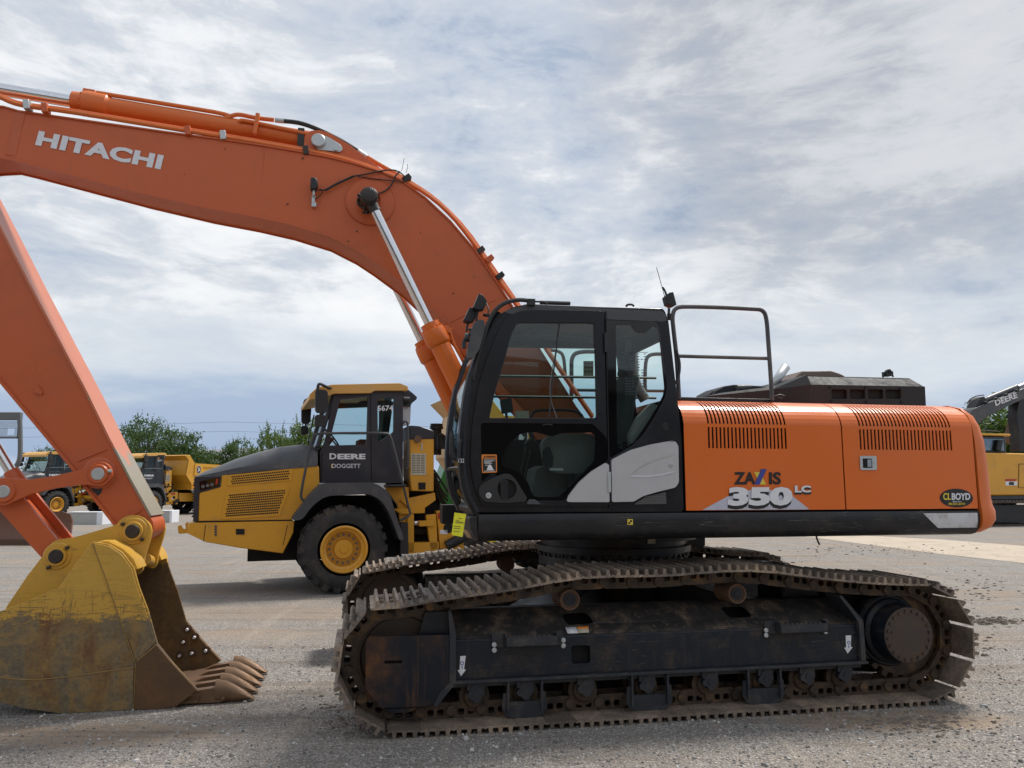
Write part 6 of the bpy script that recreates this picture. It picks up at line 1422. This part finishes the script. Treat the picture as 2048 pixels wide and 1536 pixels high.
b = MB()
for k in range(34):
    x = -40+k*2.2
    if 13 < x < 27: b.box((U(x), vg, Z(856)), (U(x)+.006, vg+.006, Z(842))); b.box((U(x), vg, Z(873)), (U(x)+.006, vg+.006, Z(870))); continue
    if x < 35: b.box((U(x), vg, Z(873)), (U(x)+.006, vg+.006, Z(842)))
for k in range(14):
    y = 843+k*2.2; b.box((U(-40), vg+.003, Z(y)), (U(13 if 857 < y < 870 else 34), vg+.009, Z(y)+.006))
    if 857 < y < 870: b.box((U(27), vg+.003, Z(y)), (U(34), vg+.009, Z(y)+.006))
b.build('guard_mesh', 'greypaint', DZ, smooth=0)
# ================================================================== CONCRETE BLOCKS
def block(pxl, pxr, yb, yt, label, yaw=0, cap=True):
    g = ground(pxl, yb); g2 = ground(pxr, yb); t = thing('concrete_block', label, 'concrete block', g, yaw, 'concrete blocks in front of the far trucks'); L_ = (g2-g).length
    h = (yb-yt)/CF*g.y
    b = MB(); b.plate([(0, 0), (L_, 0), (L_, h*.96), (L_*.97, h), (L_*.03, h), (0, h*.96)], 0, .7); o = b.build('block_body', 'concrete', t, bev=.02)
    if cap: b = MB(); b.box((L_*.86, -.05, -.02), (L_*1.03, .75, h*1.07)); b.build('block_end', 'white', t, bev=.02); b = MB(); b.box((.01, -.03, h*1.004), (L_*.858, .73, h*1.06)); b.build('block_cap', 'white', t)
block(133, 203, 1049, 1026, 'long grey concrete block with white end, left of the orange arm')
block(313, 343, 1045, 1023, 'short grey concrete block just right of the orange arm')
# ================================================================== TREES
leafm = []
def leafmat(name, c1, c2, c3):
    m = newmat(name); p = pos(); n = noise_(p, 1.3, 3, .6); n2 = noise_(p, 14, 3, .6)
    c = ramp(n, [(.35, c1), (.52, c2), (.68, c3)]); c = mixc(math_('MULTIPLY', n2, .5), c, c2)
    d = N('ShaderNodeBsdfDiffuse'); L(c, d.inputs[0]); t = N('ShaderNodeBsdfTranslucent'); L(mixc(.5, c, (.12, .20, .02)), t.inputs[0])
    g = N('ShaderNodeBsdfGlossy', Roughness=.5); g.inputs[0].default_value = (.5, .5, .5, 1)
    s = N('ShaderNodeMixShader'); s.inputs[0].default_value = .3; L(d.outputs[0], s.inputs[1]); L(t.outputs[0], s.inputs[2])
    s2 = N('ShaderNodeMixShader'); s2.inputs[0].default_value = .04; L(s.outputs[0], s2.inputs[1]); L(g.outputs[0], s2.inputs[2]); out(s2.outputs[0]); return m
M['leafA'] = leafmat('elm leaves', (.032, .066, .016), (.055, .105, .026), (.090, .145, .035))
M['leafB'] = leafmat('light leaves', (.055, .095, .018), (.090, .145, .026), (.13, .19, .04))
M['bark'] = plain('bark', (.10, .08, .06), .9)
def tree_proto(seed, H_, W_, leaf, n_cl, dens=34, base=.12):
    rnd = random.Random(seed); tk = MB(); lf = MB(); tips = []
    tk.tube([(0, 0, -.2), (rnd.uniform(-.1, .1), 0, H_*.25), (rnd.uniform(-.3, .3), rnd.uniform(-.3, .3), H_*.62)], [H_*.028, H_*.022, H_*.008], n=8)
    cl = []
    for k in range(n_cl):
        for _ in range(40):
            x, y, z = rnd.uniform(-1, 1), rnd.uniform(-1, 1), rnd.uniform(base, 1)
            zz = (z-base)/(1-base); prof_ = (math.sin(min(1, zz*1.25+.18)*math.pi*.5) if zz < .55 else math.sqrt(max(0, 1-((zz-.55)/.47)**2)))
            rr = math.hypot(x, y)
            if rr < prof_*(.82+.3*noise.noise(Vector((x*2+seed, y*2, zz*3)))) and rr > prof_*.35*rnd.random(): break
        cl.append(Vector((x*W_/2, y*W_/2, z*H_)))
    for i, c in enumerate(cl):
        if i % 3 == 0: tk.tube([(0, 0, H_*rnd.uniform(.12, .5)), c*.55+Vector((0, 0, c.z*.1)), c], [H_*.010, H_*.006, H_*.002], n=5, smooth=1)
        s = rnd.uniform(.45, 1.0)*W_*.095
        for j in range(dens):
            q = c+Vector((rnd.gauss(0, 1), rnd.gauss(0, 1), rnd.gauss(0, .75)))*s*.62
            a = Vector((rnd.gauss(0, 1), rnd.gauss(0, 1), rnd.gauss(0, 1))).normalized(); b_ = a.orthogonal().normalized()
            l = rnd.uniform(.10, .22); w = l*.45
            lf.add([q-a*l, q+b_*w, q+a*l, q-b_*w], [(0, 1, 2, 3)])
    for j in range(n_cl*2):      # wispy shoots
        c = cl[rnd.randrange(len(cl))]; d_ = (c-Vector((0, 0, H_*.45))).normalized()+Vector((0, 0, .35))
        if c.z > H_*.5:
            tip = c+d_*rnd.uniform(.3, .9)
            for t in range(7):
                q = c.lerp(tip, t/6)+Vector((rnd.gauss(0, .06), rnd.gauss(0, .06), rnd.gauss(0, .05))); a = Vector((rnd.gauss(0, 1), rnd.gauss(0, 1), rnd.gauss(0, 1))).normalized(); b_ = a.orthogonal().normalized()
                lf.add([q-a*.12, q+b_*.05, q+a*.12, q-b_*.05], [(0, 1, 2, 3)])
    return tk, lf
protos = []
for (sd, H_, W_, lm, nc) in ((3, 8.5, 8.5, 'leafA', 190), (9, 7.0, 8.0, 'leafA', 170), (21, 7.5, 7.0, 'leafB', 150)):
    tk, lf = tree_proto(sd, H_, W_, lm, nc)
    protos.append((tk, lf, lm, H_))
done = {}
def tree(kind, px, D, ytop, label, wscale=1.0, rot=0):
    tk, lf, lm, H_ = protos[kind]
    x = (px-1024)/CF*D; ztop = CH+(968-ytop)/CF*D; s = ztop/H_/1.02
    if kind not in done:
        t = thing('tree', label, 'tree', (x, D, 0), rot, 'trees beyond the yard'); tk.build('trunk', 'bark', t); lf.build('crown', lm, t, smooth=0); done[kind] = t
    else:
        t = copy_tree(done[kind]); t['label'] = label
    t.location = (x, D, 0); t.rotation_euler = (0, 0, rot); t.scale = (s*wscale, s*wscale, s)
    return t
tree(0, 292, 70, 838, 'tallest dark green tree rising above the far yellow dump truck', .80, .4)
tree(1, 362, 73, 860, 'rounded dark green tree just right of the tallest tree', .72, 1.9)
tree(1, 425, 76, 902, 'low dark green tree between the rounded tree and the bushy one', .9, 3.0)
tree(0, 482, 78, 881, 'bushy green tree low above the dark grey truck hood', .80, 2.2)
tree(2, 552, 62, 855, 'light green rounded tree left of the truck mirrors', .66, .3)
tree(2, 606, 64, 843, 'light green tall tree partly hidden behind the truck mirrors', .70, 2.6)
tree(1, 335, 84, 893, 'low green tree behind the far yellow dump body', 1.3, 4.1)
tree(0, 100, 80, 898, 'small dark green tree above the far left dump truck cab', .9, 5.2)
tree(2, 2010, 80, 806, 'broad green tree behind the grey lettered boom at right', 1.35, 1.0)
tree(1, 1965, 84, 830, 'green tree half hidden behind the orange counterweight', 1.2, .7)
tree(0, 2080, 78, 812, 'green tree cut off by the right picture edge', 1.2, 2.4)
tree(1, 1010, 90, 880, 'green tree seen faintly through the excavator cab glass', 1.5, 2.4)
for i, (x, y, s) in enumerate(()):
    t = copy_tree(done[i % 3]); t.location = (x, y, 0); t.scale = (s, s, s); t.rotation_euler = (0, 0, i*1.3); t['label'] = 'tree in the row behind the viewer, mirrored in the cab glass'; t['group'] = 'trees behind the viewer'
# far warehouse and power line
wf = thing('warehouse', 'long low white warehouse roof far away between two trees', 'building', (-56, 165, 0), 0)
b = MB(); b.box((-30, 0, 0), (30, 30, 7.5)); b.build('wall', 'concrete', wf); b = MB(); b.plate([(-31, 7.5), (31, 7.5), (31, 8.2), (0, 9.4), (-31, 8.2)], -1, 31); b.build('roof', 'white', wf)
sh = thing('added_workshop', 'long dark metal building added unseen behind the viewer to darken the cab glass reflections', 'building', (3, -24, 0), 0)  # dark walls added out of view to darken what the cab glass reflects
b = MB(); b.box((-34, -12, 0), (34, 0, 6.6)); sw = b.build('wall', plain('workshop wall', (.055, .052, .048), .7), sh); b = MB(); b.plate([(-34.5, 6.6), (34.5, 6.6), (34.5, 6.9), (0, 8.4), (-34.5, 6.9)], -12.5, .6); b.build('roof', 'greypaint', sh)
for k in range(6): b = MB(); b.box((-28+k*10, .01, 0), (-23+k*10, .06, 4.6)); b.build('door', 'seat', sw)
pw = thing('power_line', 'thin grey overhead power line on wooden poles crossing the sky at left', 'power line', (0, 105, 0), -.05)
b = MB()
for z0 in (10.4, 9.1): b.tube([(-140+i*10, 0, z0-1.6*math.sin(((i % 10)/10)*math.pi)*.6) for i in range(14)], .022, n=4, smooth=0)
b.build('wires', 'greypaint', pw)
for x in (-140, -3): b = MB(); b.cyl((x, .25, 0), (x, .25, 11), .16, .12, n=8); b.build('pole', 'bark', pw)
# ================================================================== GROUND
def ground_mat():
    m = newmat('gravel ground'); p = pos()
    big = noise_(p, .22, 6, .6, .4); mid = noise_(p, 1.1, 7, .65, .3); fine = noise_(p, 22, 6, .7); mic = noise_(p, 90, 3, .6)
    vo = N('ShaderNodeTexVoronoi', Scale=55.0); L(p, vo.inputs['Vector'])
    vo2 = N('ShaderNodeTexVoronoi', Scale=130.0); L(p, vo2.inputs['Vector'])
    hs = N('ShaderNodeSeparateColor'); L(vo.outputs['Color'], hs.inputs[0]); hs2 = N('ShaderNodeSeparateColor'); L(vo2.outputs['Color'], hs2.inputs[0])
    stone = ramp(hs.outputs[0], [(0, (.09, .084, .08)), (.45, (.24, .228, .215)), (.8, (.42, .405, .385)), (.95, (.60, .58, .56)), (1, (.85, .83, .80))], 'LINEAR')
    stone2 = ramp(hs2.outputs[0], [(0, (.12, .114, .108)), (.6, (.27, .26, .25)), (1, (.58, .57, .55))], 'LINEAR')
    gcol = mixc(ramp(vo.outputs['Distance'], [(.25, (0, 0, 0)), (.6, (1, 1, 1))]), stone, stone2)
    gcol = mixc(ramp(fine, [(.40, (0, 0, 0)), (.7, (.45,)*3)]), gcol, (.165, .155, .147))
    # smeared tan dirt, stretched along the yard
    st = noise_(mapping(p, (.35, 1.1, 1), rot=(0, 0, .10)), .8, 7, .62, .5)
    dm = ramp(math_('ADD', math_('MULTIPLY', st, .7), math_('MULTIPLY', mid, .3)), [(.47, (0, 0, 0)), (.62, (.8,)*3)])
    s = N('ShaderNodeSeparateXYZ'); L(p, s.inputs[0])
    def blob(x, y, rx, ry, amp):
        a = math_('DIVIDE', math_('SUBTRACT', s.outputs[0], x), rx); b_ = math_('DIVIDE', math_('SUBTRACT', s.outputs[1], y), ry)
        r = math_('SQRT', math_('ADD', math_('MULTIPLY', a, a), math_('MULTIPLY', b_, b_)))
        r = math_('ADD', r, math_('MULTIPLY', math_('SUBTRACT', noise_(p, 2.6, 6, .7, .5), .5), 1.5))
        return math_('MULTIPLY', ramp(r, [(.55, (1, 1, 1)), (1.05, (0, 0, 0))]), amp)
    far = ramp(math_('DIVIDE', s.outputs[1], 40.0), [(.14, (.30,)*3), (.28, (.95,)*3)])
    dm = math_('MULTIPLY', dm, far)
    g = ground(1800, 1440); h = ground(180, 1470); k = ground(1500, 1125); k2 = ground(560, 1225)
    dm = math_('MAXIMUM', dm, blob(g.x, g.y, 1.1, .32, .85)); dm = math_('MAXIMUM', dm, blob(h.x, h.y, 1.3, .35, .7)); dm = math_('MAXIMUM', dm, blob(k2.x, k2.y, 3.0, .8, .5))
    tan = mixc(fine, (.26, .20, .145), (.42, .33, .25))
    c = mixc(dm, gcol, tan)
    dk = noise_(mapping(p, (.8, 3.2, 1), rot=(0, 0, .05)), 1.3, 7, .7, .8)
    dkm = math_('MULTIPLY', ramp(dk, [(.60, (0, 0, 0)), (.66, (1, 1, 1))]), ramp(big, [(.45, (0, 0, 0)), (.6, (.7,)*3)]))
    c = mixc(dkm, c, (.10, .085, .07))
    tr = noise_(mapping(p, (.12, 3.4, 1), rot=(0, 0, .16)), 1.4, 6, .7, .35); tr2 = noise_(mapping(p, (2.6, .16, 1), rot=(0, 0, .5)), 1.2, 6, .7, .35)
    c = mixc(math_('MULTIPLY', ramp(tr, [(.50, (0, 0, 0)), (.60, (1, 1, 1))]), math_('MULTIPLY', ramp(mid, [(.35, (.1,)*3), (.6, (1, 1, 1))]), .55)), c, (.145, .118, .095))
    c = mixc(math_('MULTIPLY', ramp(tr2, [(.54, (0, 0, 0)), (.62, (1, 1, 1))]), .35), c, (.40, .36, .31))
    c = mixc(ramp(big, [(.35, (.0,)*3), (.7, (.35,)*3)]), c, (.24, .215, .19))
    hgt = math_('ADD', math_('MULTIPLY', math_('SUBTRACT', 1.0, vo.outputs['Distance']), .9), math_('ADD', math_('MULTIPLY', fine, .8), math_('MULTIPLY', mid, 1.4)))
    c = mixc(1.0, c, (.93, .905, .88), 'MULTIPLY')
    out(pbsdf(c, .88, 0, bump(hgt, .8, .018), 0, .25)); return m
gm = ground_mat()
b = MB(); b.add([(-900, -200, 0), (900, -200, 0), (900, 1600, 0), (-900, 1600, 0)], [(0, 1, 2, 3)]); go = b.build('ground', gm, None, smooth=0); go['kind'] = 'structure'
b = MB(); q = [ground(x, y) for x, y in [(1560,1068),(1700,1070),(1880,1079),(2100,1096),(2400,1112),(2400,1178),(2100,1132),(1880,1108),(1640,1077)]]
b.add([(v.x, v.y, .004) for v in q], [tuple(reversed(range(len(q))))]); so = b.build('concrete_path', paint('pale concrete slab', (.44, .37, .29), .85, dirt=(.30, .25, .19), amt=.8, scale=1.6, bmp=.3), None, smooth=0); so['kind'] = 'structure'
# loose stones near the camera and dirt clods: nobody could count them
rnd = random.Random(4); st = MB()
for k in range(5200):
    px, py = rnd.uniform(-60, 2108), rnd.uniform(1290, 1560)
    g = ground(px, py); r = abs(rnd.gauss(.0045, .0035))+.003
    if k % 60 == 0: r *= 1.8
    n = 5; a0 = rnd.random()*6; rr = [r*rnd.uniform(.7, 1.25) for _ in range(n)]
    ring = [(g.x+rr[i]*math.cos(a0+i*6.283/n), g.y+rr[i]*math.sin(a0+i*6.283/n), .0) for i in range(n)]; r2 = [(g.x+(x-g.x)*.75, g.y+(y-g.y)*.75, r*.7) for x, y, z in ring]
    st.add(ring+r2+[(g.x, g.y, r*.95)], [(i, (i+1) % n, n+(i+1) % n, n+i) for i in range(n)]+[(n+i, n+(i+1) % n, 2*n) for i in range(n)])
def stonemat():
    m = newmat('loose gravel'); v = N('ShaderNodeTexVoronoi', Scale=20.0); L(pos(), v.inputs['Vector']); h = N('ShaderNodeSeparateColor'); L(v.outputs['Color'], h.inputs[0])
    c = ramp(h.outputs[0], [(0, (.12, .115, .11)), (.6, (.27, .26, .25)), (.92, (.42, .41, .40)), (1, (.62, .61, .6))], 'LINEAR'); out(pbsdf(c, .8, spec=.25)); return m
o = st.build('gravel', stonemat(), None, smooth=0); tagp(o, 'loose pale gravel stones scattered over the foreground ground', 'gravel', kind='stuff')
cd = MB()
for (cx0, cy0, sx, sy, n) in ((1850, 1450, 130, 22, 190), (1985, 1243, 55, 7, 260), (1950, 1290, 60, 40, 40), (1780, 1100, 200, 12, 200), (680, 1440, 50, 40, 110), (1900, 1180, 140, 40, 160), (1500,1120,180,12,150)):
    for k in range(n):
        g = ground(cx0+rnd.gauss(0, sx*.5), cy0+rnd.gauss(0, sy*.5)); r = min(.02, .004+rnd.expovariate(200))*(1 if cy0 > 1300 else 1.5); n_ = 6
        if 650 < cx0 < 700: r *= .8
        a0 = rnd.random()*6; ring = [(g.x+r*rnd.uniform(.7, 2.6)*math.cos(a0+i*6.283/n_), g.y+r*rnd.uniform(.4, 1.2)*math.sin(a0+i*6.283/n_), 0) for i in range(n_)]
        r2 = [(g.x+(x-g.x)*.6, g.y+(y-g.y)*.6, r*rnd.uniform(.5, .9)) for x, y, z in ring]
        cd.add(ring+r2, [(i, (i+1) % n_, n_+(i+1) % n_, n_+i) for i in range(n_)]+[tuple(range(n_, 2*n_))])
o = cd.build('dirt_clods', plain('dark soil clods', (.165, .14, .115), .95, bmp=.5), None, smooth=0); tagp(o, 'dark clods of dried mud scattered on the yard', 'dirt', kind='stuff')
